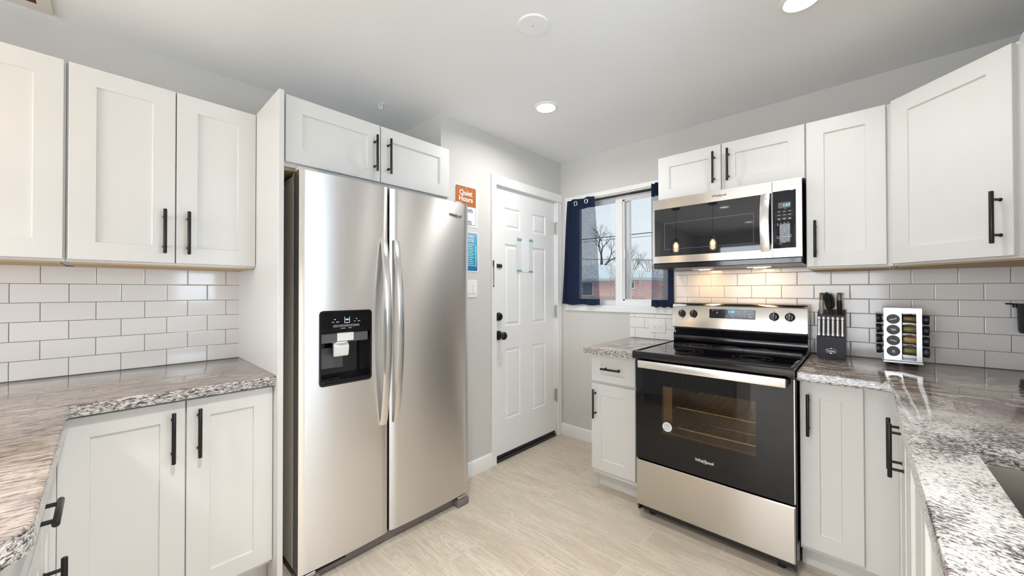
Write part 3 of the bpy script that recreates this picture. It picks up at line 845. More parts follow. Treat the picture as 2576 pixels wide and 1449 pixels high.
fd1 = finish('freezer_door', bm, M['stainless'], fr, smooth=25)
bm = fridge_door(.9655, 1.4760, .062, 1.764)
fd2 = finish('refrigerator_door', bm, M['stainless'], fr, smooth=25)
obox('door_gap_seal', M['dark_void'], fr, -1.80, -1.772, .9535, .9655, .075, 1.750)
# curved flat handles
def arc_handle(yc, w, z0, z1, parent, lean):
    bm = B(); n = 26; rows = []
    for i in range(n + 1):
        t = i / n; z = z0 + (z1 - z0) * t; b = math.sin(PI * t) ** .8
        x = -1.712 + .050 * b
        rows.append([bm.verts.new((x + dx, yc + dy, z)) for dx, dy in ((-.010, -w / 2 - .002), (.003, -w / 2), (.0055, 0), (.003, w / 2), (-.010, w / 2 + .002))])
    for a, b in zip(rows[:-1], rows[1:]):
        for k in range(5): bm.faces.new((a[k], a[(k + 1) % 5], b[(k + 1) % 5], b[k]))
    bm.faces.new(rows[0]); bm.faces.new(rows[-1][::-1])
    bmesh.ops.recalc_face_normals(bm, faces=bm.faces)
    finish('handle', bm, M['stainless_handle'], parent, smooth=40)
arc_handle(.928, .0285, .600, 1.505, fd1, 0)
arc_handle(.993, .0285, .600, 1.505, fd2, 0)
# dispenser
y0, y1, z0, z1 = DH
disp = thing('dispenser', '', '', fr.location); disp.parent = fr; disp.location = (0, 0, 0)
for k in list(disp.keys()): del disp[k]
xf = -1.7165
bm = B()   # recess lining
def quad(pts, flip=False):
    vs_ = [bm.verts.new(p) for p in pts]; bm.faces.new(vs_ if not flip else vs_[::-1])
xb = -1.785; zr = 1.062
quad([(xb, y0, z0), (xb, y1, z0), (xb, y1, zr), (xb, y0, zr)])
quad([(xf, y0, z0), (xb, y0, z0), (xb, y0, zr), (xf, y0, zr)])
quad([(xf, y1, z0), (xb, y1, z0), (xb, y1, zr), (xf, y1, zr)])
quad([(xf, y0, z0 + .012), (xf, y1, z0 + .012), (xb, y1, z0 + .035), (xb, y0, z0 + .035)])
finish('recess', bm, M['black_enamel'], disp, smooth=0)
bm = B()   # rounded frame
def rrect(u0, u1, v0, v1, r, w):
    p = []
    for cx, cy, a in ((u1 - r, v1 - r, 0), (u0 + r, v1 - r, 90), (u0 + r, v0 + r, 180), (u1 - r, v0 + r, 270)):
        p += [FL.p(a_, b_, w) for a_, b_ in arc(cx, cy, r, a, a + 90, 5)]
    return [bm.verts.new(q) for q in p]
a = rrect(y0 - .004, y1 + .004, z0 - .004, z1 + .004, .016, xf - .004); b = rrect(y0 - .004, y1 + .004, z0 - .004, z1 + .004, .016, xf + .003)
c_ = rrect(y0 + .004, y1 - .004, z0 + .006, z1 - .004, .010, xf + .003); d_ = rrect(y0 + .004, y1 - .004, z0 + .006, z1 - .004, .010, xf - .006)
for p_, q_ in ((a, b), (b, c_), (c_, d_)):
    for k in range(len(p_)): bm.faces.new((p_[k], p_[(k + 1) % len(p_)], q_[(k + 1) % len(p_)], q_[k]))
finish('bezel', bm, M['black_enamel'], disp, smooth=30)
obox('control_panel', M['black_glass'], disp, xf - .012, xf + .002, y0 + .004, y1 - .004, zr + .002, z1 - .006, bev=.001)
obox('visor', M['dispenser_gray'], disp, xf - .03, xf - .004, y0 + .002, y1 - .012, zr - .041, zr + .001, bev=.002)
obox('nozzle_plate', M['dispenser_white'], disp, xf - .03, xf - .002, y0 + .074, y0 + .148, zr - .036, zr + .003, bev=.001)
bm = B(); lathe(bm, (xf - .028, y0 + .095, zr - .038), (0, 0, -1), [(.034, 0), (.036, .006), (.030, .012), (.0, .012)], 20); finish('chute', bm, M['dispenser_pad'], disp)
bm = B(); extrude_profile(bm, [(xf - .030, zr - .05), (xf - .012, zr - .046), (xf - .002, zr - .062), (xf - .010, zr - .104), (xf - .018, zr - .106), (xf - .024, zr - .066)], 'y', y0 + .062, y0 + .128)
bmesh.ops.bevel(bm, geom=bm.edges[:], offset=.003, segments=2, affect='EDGES'); finish('paddle', bm, M['dispenser_white'], disp)
obox('rear_pad', M['dispenser_gray'], disp, xb + .001, xb + .006, y0 + .022, y0 + .125, z0 + .06, z0 + .155, bev=.002)
obox('drip_tray', M['black_plastic'], disp, xb + .01, xf - .002, y0 + .006, y1 - .006, z0 + .006, z0 + .014, bev=.002)
w = xf + .0022
bm = B()
for (ua, ub, za, zb) in ((.1035, .1055, 1.108, 1.135), (.1255, .1275, 1.108, 1.135), (.1035, .1275, 1.107, 1.1095)):
    fbox(bm, FL, y0 + ua, y0 + ub, w, w + .0004, za, zb)
for (ua, ub, za, zb) in ((.048, .058, 1.112, 1.114), (.066, .080, 1.112, 1.114), (.146, .154, 1.112, 1.114), (.164, .176, 1.112, 1.114), (.058, .064, 1.123, 1.126), (.156, .162, 1.123, 1.126)):
    fbox(bm, FL, y0 + ua, y0 + ub, w, w + .0004, za, zb)
for i, (ua, ub) in enumerate(((.054, .078), (.080, .100), (.102, .124), (.126, .142), (.144, .172))):
    for q in ((ua, ub, 1.0995, 1.1), (ua, ub, 1.090, 1.0905), (ua, ua + .0004, 1.090, 1.1), (ub - .0004, ub, 1.090, 1.1), (ua + .004, ub - .004, 1.0945, 1.0962)):
        fbox(bm, FL, y0 + q[0], y0 + q[1], w, w + .0004, q[2], q[3])
for (ua, ub, za, zb) in ((.088, .108, 1.083, 1.0845), (.122, .136, 1.083, 1.0845)):
    fbox(bm, FL, y0 + ua, y0 + ub, w, w + .0004, za, zb)
finish('control_marks', bm, M['print_white'], disp, smooth=0)
text('480', FL, y0 + .1155, 1.122, .0115, w, M['glow_cyan'], disp, 'display_digits')
# base grille, feet, hinge covers, logo
gr = obox('base_grille', M['fridge_base'], fr, -1.83, -1.752, .600, 1.395, .006, .054, bev=.002)
obox('vent_slot', M['dark_void'], gr, -1.7525, -1.750, .625, .760, .028, .046)
for ya, yb in ((.556, .632), (1.385, 1.467)):
    obox('foot_cover', M['fridge_base'], fr, -1.81, -1.706, ya, yb, .004, .040, bev=.004, seg=2)
    obox('lower_hinge', M['satin_steel'], fr, -1.80, -1.716, ya + .008, yb - .014, .042, .058, bev=.002)
for ya, yb in ((.556, .628), (1.392, 1.436)):
    bm = B(); extrude_profile(bm, [(-1.93, 1.7355), (-1.792, 1.7355), (-1.735, 1.7655), (-1.735, 1.777), (-1.790, 1.777), (-1.83, 1.752), (-1.93, 1.748)], 'y', ya, yb); finish('hinge_cover', bm, M['fridge_side'], fr)
def logo(F, uc, zc, w, h, parent, m=None):
    t_ = text('Whirlpool', F, uc, zc, h, w, m or M['logo_silver'], parent, 'logo', bold=.0006)
    bm = B(); pts = []
    for k in range(26):
        a = math.radians(-150 + 300 * k / 25); pts.append(F.p(uc + .1 * h + math.cos(a) * h * .62, zc - h * .02 + math.sin(a) * h * .50, w + .0006))
    tube(bm, pts, h * .022, 5); finish('logo_swoosh', bm, M['logo_gold'], t_)
logo(FL, 1.374, 1.686, -1.7156, .0225, fd2, M['logo_dark'])

# ---------------------------------------------------------------- range
rg = thing('range', 'freestanding electric range with black glass door and stainless drawer', 'stove', (-.57, 2.36, 0))
x0, x1 = -.930, -.213
bm = B()
box(bm, x0, x0 + .012, 2.045, 2.70, .03, .868); box(bm, x1 - .012, x1, 2.045, 2.70, .03, .868)
box(bm, x0 + .012, x1 - .012, 2.68, 2.70, .03, .868); box(bm, x0 + .012, x1 - .012, 2.06, 2.68, .03, .05)
finish('cabinet_body', bm, M['black_enamel'], rg)
# feet
for x in (x0 + .06, x1 - .06):
    bm = B(); lathe(bm, (x, 2.10, .002), (0, 0, 1), [(.018, 0), (.018, .012), (.009, .014), (.009, .03)], 12); finish('leg', bm, M['black_plastic'], rg)
# storage drawer
bm = B(); nested_w = -2.020
fst = nested(bm, FB, [(x0 + .002, x1 - .002, .070, .316), (x0 + .002, x1 - .002, .070, .316), (x0 + .006, x1 - .006, .074, .312)], [-2.060, -2.023, -2.020]); bm.faces.new(fst[::-1]); bmesh.ops.recalc_face_normals(bm, faces=bm.faces)
finish('storage_drawer', bm, M['stainless_range'], rg, smooth=20)
# oven cavity
bm = B(); cx0, cx1, cy0, cy1, cz0, cz1 = x0 + .09, x1 - .09, 2.07, 2.56, .40, .80
for q in (((cx0, cy1, cz0), (cx1, cy1, cz0), (cx1, cy1, cz1), (cx0, cy1, cz1)), ((cx0, cy0, cz0), (cx0, cy1, cz0), (cx0, cy1, cz1), (cx0, cy0, cz1)),
          ((cx1, cy0, cz0), (cx1, cy1, cz0), (cx1, cy1, cz1), (cx1, cy0, cz1)), ((cx0, cy0, cz0), (cx1, cy0, cz0), (cx1, cy1, cz0), (cx0, cy1, cz0)),
          ((cx0, cy0, cz1), (cx1, cy0, cz1), (cx1, cy1, cz1), (cx0, cy1, cz1))):
    bm.faces.new([bm.verts.new(p) for p in q])
cav = finish('oven_cavity', bm, M['oven_enamel'], rg, smooth=0)
bm = B(); lathe(bm, (cx0 + .05, cy1 - .002, .64), (0, -1, 0), [(.045, 0), (.045, .006), (0, .006)], 24); finish('fan_cover', bm, M['dark_void'], cav)
for k, z in enumerate((.515, .625)):
    bm = B()
    tube(bm, [(cx0 + .01, 2.09, z), (cx1 - .01, 2.09, z), (cx1 - .01, 2.52, z), (cx0 + .01, 2.52, z)], .004, 6, closed=True)
    for i in range(13):
        x = cx0 + .03 + (cx1 - cx0 - .06) * i / 12; tube(bm, [(x, 2.09, z + .004), (x, 2.52, z + .004)], .0022, 5)
    finish('oven_rack', bm, M['rack_wire'], rg)
bm = B(); tube(bm, [(cx0 + .03, 2.11, .435), (cx1 - .03, 2.11, .435), (cx1 - .03, 2.49, .435), (cx0 + .03, 2.49, .435)], .004, 6, closed=True); finish('bake_element', bm, M['rack_wire'], rg)
# oven door: frame of black glass around a window
bm = B()
wx0, wx1, wz0, wz1 = -.790, -.358, .487, .744
slab(bm, [x0 + .002, wx0, wx1, x1 - .003], [.326, wz0, wz1, .868], lambda i, j: not (i == 1 and j == 1), 2.020, 2.050, 'y')
od = finish('oven_door', bm, M['black_glass'], rg, smooth=0)
obox('window_pane', M['oven_window'], od, wx0, wx1, 2.0205, 2.0235, wz0, wz1)
bm = B(); slab(bm, [x0 + .002, wx0 + .047, wx1 - .004, x1 - .003], [.40, wz0 + .004, wz1 - .003, .80], lambda i, j: not (i == 1 and j == 1), 2.052, 2.060, 'y')
finish('inner_liner', bm, M['oven_enamel'], od, smooth=0)
bm = B(); box(bm, x1 - .0045, x1 - .0015, 2.018, 2.045, .330, .866); finish('edge_trim', bm, M['satin_steel'], od)
bm = B(); lathe(bm, (-.757, 2.0198, .532), (0, -1, 0), [(.0245, 0), (.0245, .0006), (0, .0006)], 32); stk = finish('sticker', bm, M['sticker'], od, label='round pale sticker with small print')
bm = B(); rnd = random.Random(3)
for i, z in enumerate((.546, .541, .536, .531, .521, .518)):
    L_ = .013 if i in (0, 5) else .017
    for k in range(5): 
        a = -.757 - L_ + 2 * L_ * k / 5; fbox(bm, FB, a, a + 2 * L_ / 5 * .75, -2.0190, -2.0186, z, z + .0022)
finish('small_print', bm, M['sticker_ink'], stk, smooth=0)
logo(FB, -.577, .404, -2.0198, .0205, od)
# handle: flat stainless bar
bm = B(); box(bm, -.893, -.239, 1.962, 1.972, .836, .876, bev=.0025, seg=2); hd = finish('handle', bm, M['stainless_handle'], od)
for x in (-.885, -.247): obox('handle_mount', M['black_plastic'], hd, x - .014 if x < -.5 else x - .012, x + .012 if x < -.5 else x + .014, 1.972, 2.0195, .838, .872, bev=.003)
# cooktop
bm = B()
pr = [(2.002, .873), (1.984, .880), (1.980, .890), (1.980, .913), (1.986, .920), (2.000, .9215), (2.010, .916), (2.600, .916), (2.610, .9215), (2.640, .9215), (2.640, .873)]
extrude_profile(bm, pr, 'x', x0 - .0005, x1 + .0005); ck = finish('cooktop', bm, M['black_enamel'], rg, smooth=35)
obox('glass_surface', M['black_glass'], ck, x0 + .014, x1 - .014, 2.008, 2.602, .9163, .9178, bev=.0006)
for xa in ((x0, x0 + .014), (x1 - .014, x1)): obox('side_rail', M['black_enamel'], ck, xa[0], xa[1], 1.990, 2.612, .915, .9222, bev=.003, seg=2)
bm = B()
for cx, cy, r in ((-.735, 2.18, .105), (-.40, 2.18, .085), (-.735, 2.45, .075), (-.40, 2.45, .095), (-.57, 2.49, .05)):
    for rr in (r, r * .62):
        tube(bm, [(cx + rr * math.cos(2 * PI * k / 40), cy + rr * math.sin(2 * PI * k / 40), .9178) for k in range(40)], .0006, 4, closed=True)
finish('burner_rings', bm, M['ring_gray'], ck)
# backguard
bm = B(); extrude_profile(bm, [(2.600, .921), (2.592, .945), (2.598, .960), (2.590, .965), (2.612, .985), (2.618, 1.012), (2.66, 1.012), (2.70, 1.0), (2.70, .868), (2.64, .868), (2.64, .921)], 'x', x0 + .003, x1 - .003)
finish('splash_panel', bm, M['black_enamel'], rg, smooth=50)
bm = B(); extrude_profile(bm, [(2.586, 1.008), (2.572, 1.016), (2.582, 1.150), (2.592, 1.166), (2.606, 1.172), (2.690, 1.172), (2.70, 1.166), (2.70, 1.004), (2.60, 1.004)], 'x', x0 + .002, x1 - .002)
bmesh.ops.bevel(bm, geom=[e for e in bm.edges if abs(e.verts[0].co.x - e.verts[1].co.x) < 1e-6], offset=.004, segments=2, affect='EDGES')
cp = finish('control_panel', bm, M['stainless_range'], rg, smooth=40)
FK = Face(0, 0, (1, 0), (0, -1))
tilt = math.atan2(.010, .134)
def wk(z): return -(2.572 + (z - 1.016) * (.010 / .134))
obox('display', M['panel_black'], cp, -.700, -.457, 2.570, 2.585, 1.082, 1.136, bev=.001)
wd = 2.5695
text('1:50', FB, -.578, 1.122, .021, -wd, M['glow_blue'], cp, 'clock_digits', bold=.0003)
bm = B()
for (a, b, c, d) in ((-.684, -.674, 1.127, 1.129), (-.660, -.651, 1.127, 1.129), (-.660, -.651, 1.112, 1.117), (-.610, -.596, 1.090, 1.0908), (-.610, -.596, 1.100, 1.1008), (-.610, -.6092, 1.090, 1.1008), (-.5968, -.596, 1.090, 1.1008),
                     (-.578, -.564, 1.090, 1.0908), (-.578, -.564, 1.100, 1.1008), (-.578, -.5772, 1.090, 1.1008), (-.5648, -.564, 1.090, 1.1008), (-.605, -.601, 1.093, 1.098), (-.573, -.569, 1.093, 1.098),
                     (-.514, -.502, 1.124, 1.129), (-.484, -.475, 1.126, 1.128), (-.514, -.504, 1.109, 1.114), (-.487, -.476, 1.108, 1.114), (-.514, -.505, 1.095, 1.097), (-.487, -.472, 1.092, 1.097), (-.541, -.532, 1.124, 1.128), (-.541, -.532, 1.110, 1.113)):
    fbox(bm, FB, a, b, -wd, -wd + .0004, c, d)
finish('panel_marks', bm, M['print_white'], cp, smooth=0)
for x in (-.866, -.795, -.365, -.292):
    z = 1.103; yb = 2.572 + (z - 1.016) * .0746
    bm = B(); lathe(bm, (x, yb + .001, z), (0, -1, 0), [(.0235, 0), (.0235, .003), (.0195, .005), (.0185, .018), (.016, .021), (0, .021)], 28)
    mm = Matrix.Translation((x, yb - .024, z)) @ Matrix.Rotation(math.radians(6), 4, 'Y')
    box(bm, -.0065, .0065, -.006, .008, -.020, .020, bev=.002, mat=mm)
    kn = finish('knob', bm, M['black_plastic'], rg)
    bm = B(); box(bm, -.0012, .0012, -.0068, -.0060, .008, .019, mat=mm); finish('pointer', bm, M['print_white'], kn)
    bm = B()
    for a, b, c, d in ((x - .003, x + .003, z + .030, z + .0315), (x - .002, x + .002, z - .031, z - .0295), (x - .003, x + .003, z - .037, z - .0355)):
        fbox(bm, FB, a, b, -2.5765 + .0002, -2.5765 + .0035, c, d)
    finish('dial_marks', bm, M['print_gray'], cp, smooth=0)

# ---------------------------------------------------------------- microwave
mw = thing('microwave', 'stainless over-the-range microwave with dark glass door', 'microwave', (-.58, 2.53, 1.386))
x0, x1, z0, z1 = -.957, -.213, 1.386, 1.8115
obox('housing', M['black_plastic'], mw, x0 + .002, x1 - .001, 2.352, 2.726, z0 + .002, z1 - .002)
obox('vent_skirt', M['black_enamel'], mw, x0 + .004, x1 - .002, 2.336, 2.352, z0 + .002, z0 + .032, bev=.003)
bm = B(); xs_ = -.336
gx0, gx1, gz0, gz1 = -.945, -.3365, 1.462, 1.752
slab(bm, [x0, gx0, xs_ - .008, xs_], [1.420, gz0, gz1, z1], lambda i, j: not (i == 1 and j == 1), 2.330, 2.352, 'y')
md = finish('door', bm, M['stainless_range'], mw, smooth=0)
bm = B(); fbox(bm, FB, gx0, xs_ - .001, -2.352, -2.329, gz0, gz1, bev=.0012)
bmesh.ops.delete(bm, geom=[], context='VERTS')
finish('door_glass', bm, M['microwave_glass'], md)
bm = B()
for a in ((-.884, -.4165, 1.502, 1.5028), (-.884, -.4165, 1.6602, 1.661), (-.884, -.8832, 1.502, 1.661), (-.4173, -.4165, 1.502, 1.661)):
    fbox(bm, FB, a[0], a[1], -2.329, -2.3285, a[2], a[3])
finish('window_outline', bm, M['print_gray'], md, smooth=0)
bm = B(); rows = []
for i in range(17):
    t = i / 16; z = 1.452 + .300 * t; y = 2.326 - .036 * math.sin(PI * t) ** .8
    rows.append([bm.verts.new((x_, y + dy, z)) for x_, dy in ((-.385, .008), (-.384, 0), (-.368, -.004), (-.345, 0), (-.344, .008))])
for a, b in zip(rows[:-1], rows[1:]):
    for k in range(5): bm.faces.new((a[k], a[(k + 1) % 5], b[(k + 1) % 5], b[k]))
bm.faces.new(rows[0]); bm.faces.new(rows[-1]); bmesh.ops.recalc_face_normals(bm, faces=bm.faces)
finish('handle', bm, M['stainless_handle'], md, smooth=40)
logo(FB, -.582, 1.7825, -2.3298, .0175, md, M['logo_dark'])
bm = B(); slab(bm, [xs_ + .002, xs_ + .003, -.237, x1], [1.420, 1.465, 1.756, z1], lambda i, j: not (i == 1 and j == 1), 2.330, 2.352, 'y')
mp = finish('control_section', bm, M['stainless_range'], mw, smooth=0)
bm = B(); fbox(bm, FB, xs_ + .003, -.237, -2.352, -2.329, 1.465, 1.756, bev=.003, seg=2); finish('control_panel', bm, M['panel_black'], mp)
obox('display', M['display_teal'], mp, -.3095, -.2575, 2.3284, 2.3296, 1.668, 1.697)
text('1:57', FB, -.275, 1.6815, .0175, -2.3283, M['glow_cyan'], mp, 'clock_digits', bold=.0002)
bm = B(); wq = -2.329
for j, z in enumerate((1.651, 1.633, 1.615)):
    for i, x in enumerate((-.306, -.284, -.262)):
        fbox(bm, FB, x - .006, x + .006, wq, wq + .0004, z - .001, z + .0008)
        if j == 2: fbox(bm, FB, x - .005, x + .005, wq, wq + .0004, z - .005, z - .0035)
for a in ((-.315, -.300, 1.526, 1.5268), (-.315, -.300, 1.516, 1.518), (-.315, -.3143, 1.517, 1.5268), (-.3007, -.300, 1.517, 1.5268), (-.270, -.255, 1.530, 1.5308), (-.270, -.255, 1.520, 1.522), (-.270, -.2693, 1.521, 1.5308), (-.2557, -.255, 1.521, 1.5308), (-.293, -.278, 1.522, 1.5235), (-.290, -.280, 1.494, 1.498)):
    fbox(bm, FB, a[0], a[1], wq, wq + .0004, a[2], a[3])
finish('keypad_marks', bm, M['print_white'], mp, smooth=0)
for j, row in enumerate(('1 2 3', '4 5 6', '7 8 9', '  0  ')):
    text(row.replace(' ', '    ') if j < 3 else '0', FB, -.284, 1.592 - j * .0135, .0095, wq, M['print_white'], mp, 'key_digits')
for cx in (-.735, -.435): obox('filter_plate', M['satin_steel'], mw, cx - .06, cx + .06, 2.56, 2.64, z0 - .002, z0 + .003)
for cx in (-.735, -.435): obox('work_lamp', M['hood_lamp'], mw, cx - .03, cx + .03, 2.585, 2.615, z0 - .0035, z0 - .0021)

# ---------------------------------------------------------------- knife block
kb = thing('knife_block', 'black slanted knife block on the counter right of the range', 'knife block', (-.117, 2.60, ZC))
bm = B(); extrude_profile(bm, [(2.527, ZC + .0005), (2.515, 1.012), (2.550, 1.020), (2.566, 1.122), (2.640, 1.150), (2.655, ZC + .0005)], 'x', -.1735, -.0625)
bmesh.ops.bevel(bm, geom=bm.edges[:], offset=.002, segments=2, affect='EDGES')
finish('block', bm, M['block_black'], kb)
FK2 = Face(0, 0, (1, 0), (0, -1))
bm = B()
for k in range(36):
    pass
pts = [(-.117 + .0215 * math.cos(2 * PI * k / 36), 2.5215 - .0, .942 + .0118 * math.sin(2 * PI * k / 36)) for k in range(36)]
yo = 2.5225
tube(bm, [(p[0], yo - .0015 + (.942 - p[2]) * -.1, p[2]) for p in pts], .0016, 6, closed=True)
bd = finish('badge', bm, M['chrome'], kb, label='silver oval badge')
text('Oster', FB, -.117, .942, .0135, -(yo - .003), M['print_white'], bd, bold=.0004)
def steak_knife(x):
    t = thing('steak_knife', '', 'knife', (x, 2.53, 1.05), 'steak knives in the block front')
    a = Vector((x, 2.5335, 1.016)); b = Vector((x, 2.5475, 1.116))
    d = (b - a)
    bm = B(); P = lambda s: a + d * s
    tube(bm, [P(.05), P(.10), P(.20), P(.82)], [.0068, .0074, .0066, .0068], 12); finish('grip', bm, M['satin_steel'], t)
    bm = B(); tube(bm, [P(0), P(.02), P(.10)], [.005, .0072, .0078], 12); finish('collar', bm, M['cap_ring'], t)
    bm = B(); tube(bm, [P(.83), P(.86), P(.96), P(1.0)], [.0070, .0078, .0076, .004], 12); finish('butt', bm, M['cap_ring'], t)
    bm = B(); tube(bm, [P(.815), P(.835)], .0072, 12); finish('band', bm, M['black_plastic'], t)
    return t
names = ['leftmost', 'second from left', 'third from left', 'third from right', 'second from right', 'rightmost']
k0 = None
for i in range(6):
    x = -.1645 + i * .0185
    if k0 is None: k0 = steak_knife(x); kt = k0
    else:
        kt = k0.copy(); COL.objects.link(kt); kt.location.x = x
        for chd in list(k0.children):
            c2 = chd.copy(); COL.objects.link(c2); c2.parent = kt
    kt['label'] = 'steel-handled steak knife in the black block front row, ' + names[i]; kt['category'] = 'knife'
def big_knife(x, top, lab, m1, m2, lean, bx, cat='knife', nm='kitchen_knife'):
    t = thing(nm, lab, cat, (x, 2.59, 1.13), 'large knives in the block top')
    a = Vector((x, 2.590, 1.120)); b = Vector((x + lean, 2.560, top)); d = b - a; P = lambda s: a + d * s
    bm = B(); tube(bm, [P(0), P(.15), P(.45), P(.70)], [.0085, .0090, .0118, .0100], 14)
    finish('grip', bm, m1, t)
    bm = B(); tube(bm, [P(.70), P(.74), P(.90), P(.97) + Vector((bx, 0, 0)), P(1.0) + Vector((bx * 1.2, 0, 0))], [.0102, .0108, .0105, .0125, .007], 14); finish('pommel', bm, m2, t)
big_knife(-.158, 1.238, 'large knife with pale steel handle at left of the block top', M['knife_steel'], M['satin_steel'], .004, .002)
big_knife(-.084, 1.238, 'large black-handled knife with silver pommel at right of the block top', M['black_plastic'], M['satin_steel'], -.001, .003)
t = thing('kitchen_shears', 'black-handled kitchen shears in the middle of the knife block', 'shears', (-.122, 2.59, 1.13))
for nm_, sgn in (('handle_loop', -1), ('handle_loop', 1)):
    bm = B(); pts = []
    for k in range(20):
        a = 2 * PI * k / 20; pts.append((-.124 + sgn * .007 + math.cos(a) * .0065 + (math.sin(a) * -.004), 2.572 - math.sin(a) * .006 + sgn * .003, 1.196 + math.sin(a) * (.040 if sgn < 0 else .032)))
    tube(bm, pts, .0072, 8, closed=True); finish(nm_, bm, M['black_plastic'], t)
bm = B(); tube(bm, [(-.116, 2.590, 1.120), (-.118, 2.584, 1.160)], [.009, .007], 10); finish('shank', bm, M['black_plastic'], t)

# ---------------------------------------------------------------- spice rack with jars
sr = thing('spice_rack', 'square steel revolving spice rack full of black-capped jars', 'spice rack', (.1385, 2.5925, ZC))
CX, CY, HW = .1385, 2.5925, .0625
zb, zt = .922, 1.166
rowsz = (.966, 1.0165, 1.0665, 1.1165)
def side_panel(rot):
    bm = B(); w = HW
    F = Face(CX, CY, (math.cos(rot), math.sin(rot)), (math.sin(rot), -math.cos(rot)))
    uc, cw = -.0315, .029
    zs = [zb] + [ (rowsz[i] + rowsz[i + 1]) / 2 for i in range(3)] + [zt - .022]
    for i in range(4):
        q = [(uc - cw, zs[i]), (uc + cw, zs[i]), (uc + cw, zs[i + 1]), (uc - cw, zs[i + 1])]
        N_ = 24; inner = []; outer = []
        for k in range(N_):
            a = 2 * PI * k / N_ + PI / 4; c_, s_ = math.cos(a), math.sin(a)
            inner.append((uc + .0205 * c_, rowsz[i] + .0205 * s_))
            f = 1 / max(abs(c_), abs(s_)); hx = cw * f * c_; hz_ = ((zs[i + 1] - rowsz[i]) if s_ > 0 else (rowsz[i] - zs[i])) * f * s_
            outer.append((uc + hx, rowsz[i] + hz_))
        for wv in (w, w - .0012):
            vi = [bm.verts.new(F.p(u, z, wv)) for u, z in inner]; vo = [bm.verts.new(F.p(u, z, wv)) for u, z in outer]
            for k in range(N_): bm.faces.new((vi[k], vi[(k + 1) % N_], vo[(k + 1) % N_], vo[k]))
    fbox(bm, F, -HW + .0005, HW - .0005, w - .0012, w, zt - .022, zt)      # top band
    fbox(bm, F, HW - .018, HW - .0005, w - .0012, w, zb, zt - .022)         # right strip
    fbox(bm, F, -.0025, HW - .018, w - .0012, w, zb, zb + .004)
    return finish('side_panel', bm, M['rack_steel'], sr, smooth=0)
for r in range(4): side_panel(r * PI / 2)
obox('top_plate', M['rack_steel'], sr, CX - HW, CX + HW, CY - HW, CY + HW, zt, zt + .003, bev=.001)
obox('base_plate', M['satin_steel'], sr, CX - HW - .004, CX + HW + .004, CY - HW - .004, CY + HW + .004, zb - .012, zb - .001, bev=.002)
bm = B(); lathe(bm, (CX, CY, ZC + .0005), (0, 0, 1), [(.055, 0), (.055, .008), (.02, .0085), (.02, .012)], 28); finish('turntable_foot', bm, M['black_plastic'], sr)
obox('inner_core', M['dark_void'], sr, CX - .003, CX + .003, CY - .003, CY + .003, zb, zt)
def jar(loc, rot, tiltd, m):
    t = thing('spice_jar', '', 'jar', loc, 'spice jars in the rack')
    Fv = Vector((math.sin(rot), -math.cos(rot), 0)); ax = (Fv * math.cos(tiltd) + Vector((0, 0, -math.sin(tiltd)))).normalized()
    o = Vector(loc)
    bm = B(); lathe(bm, o, ax, [(0, 0), (.017, 0), (.0185, .003), (.0185, .062), (.016, .067), (.016, .070)], 20); finish('glass_body', bm, M['jar_glass'], t)
    bm = B(); lathe(bm, o + ax * .002, ax, [(0, 0), (.0160, 0), (.0172, .002), (.0172, .054), (0, .054)], 18); finish('spice', bm, m, t)
    bm = B(); lathe(bm, o + ax * .066, ax, [(.0195, 0), (.0215, .003), (.0225, .018), (.0215, .020), (0, .020)], 26); cpp = finish('cap', bm, M['cap_black'], t)
    return t, ax, cpp
ROW = ['bottom', 'third from top', 'second from top', 'top']
spF = ['spice_brown', 'spice_green', 'spice_orange', 'spice_gold']
for i, z in enumerate(rowsz):
    # front column (faces the room)
    t, ax, cpp = jar((CX - .0315, CY - HW + .064, z), 0, .0, M[spF[i]])
    t['label'] = 'spice jar with printed black cap, %s of the front column' % ROW[i]; t['category'] = 'jar'
    bm = B(); yy = CY - HW + .064 - .0865
    for du, dz_, hu_, hz_, rot_ in (((-.0025, 0, .0014, .006, -8), (.003, 0, .0014, .006, -8)), ((0, 0, .0100, .0016, 14),), ((0, .003, .0095, .0015, 6), (.0005, -.0022, .006, .0013, 6)), ((0, 0, .0120, .0017, -16),))[i]:
        mm = Matrix.Translation((CX - .0315 + du, yy, z + dz_)) @ Matrix.Rotation(math.radians(rot_), 4, 'Y')
        box(bm, -hu_, hu_, -.0004, .0002, -hz_, hz_, mat=mm)
    finish('cap_print', bm, M['print_white'], cpp, smooth=0)
    # right column
    t, ax, cpp = jar((CX + HW - .062, CY - .0315, z + .001), PI / 2, math.radians(2), M[['spice_green', 'spice_orange', 'spice_green', 'spice_brown'][i]])
    t['label'] = 'spice jar lying with its cap out to the right, %s of four' % ROW[i]; t['category'] = 'jar'
    # left column
    t, ax, cpp = jar((CX - HW + .062, CY + .0315, z), -PI / 2, math.radians(2), M[['spice_gold', 'spice_gold', 'spice_brown', 'spice_gold'][i]])
    t['label'] = 'spice jar sticking out to the left of the rack, %s of four' % ROW[i]; t['category'] = 'jar'

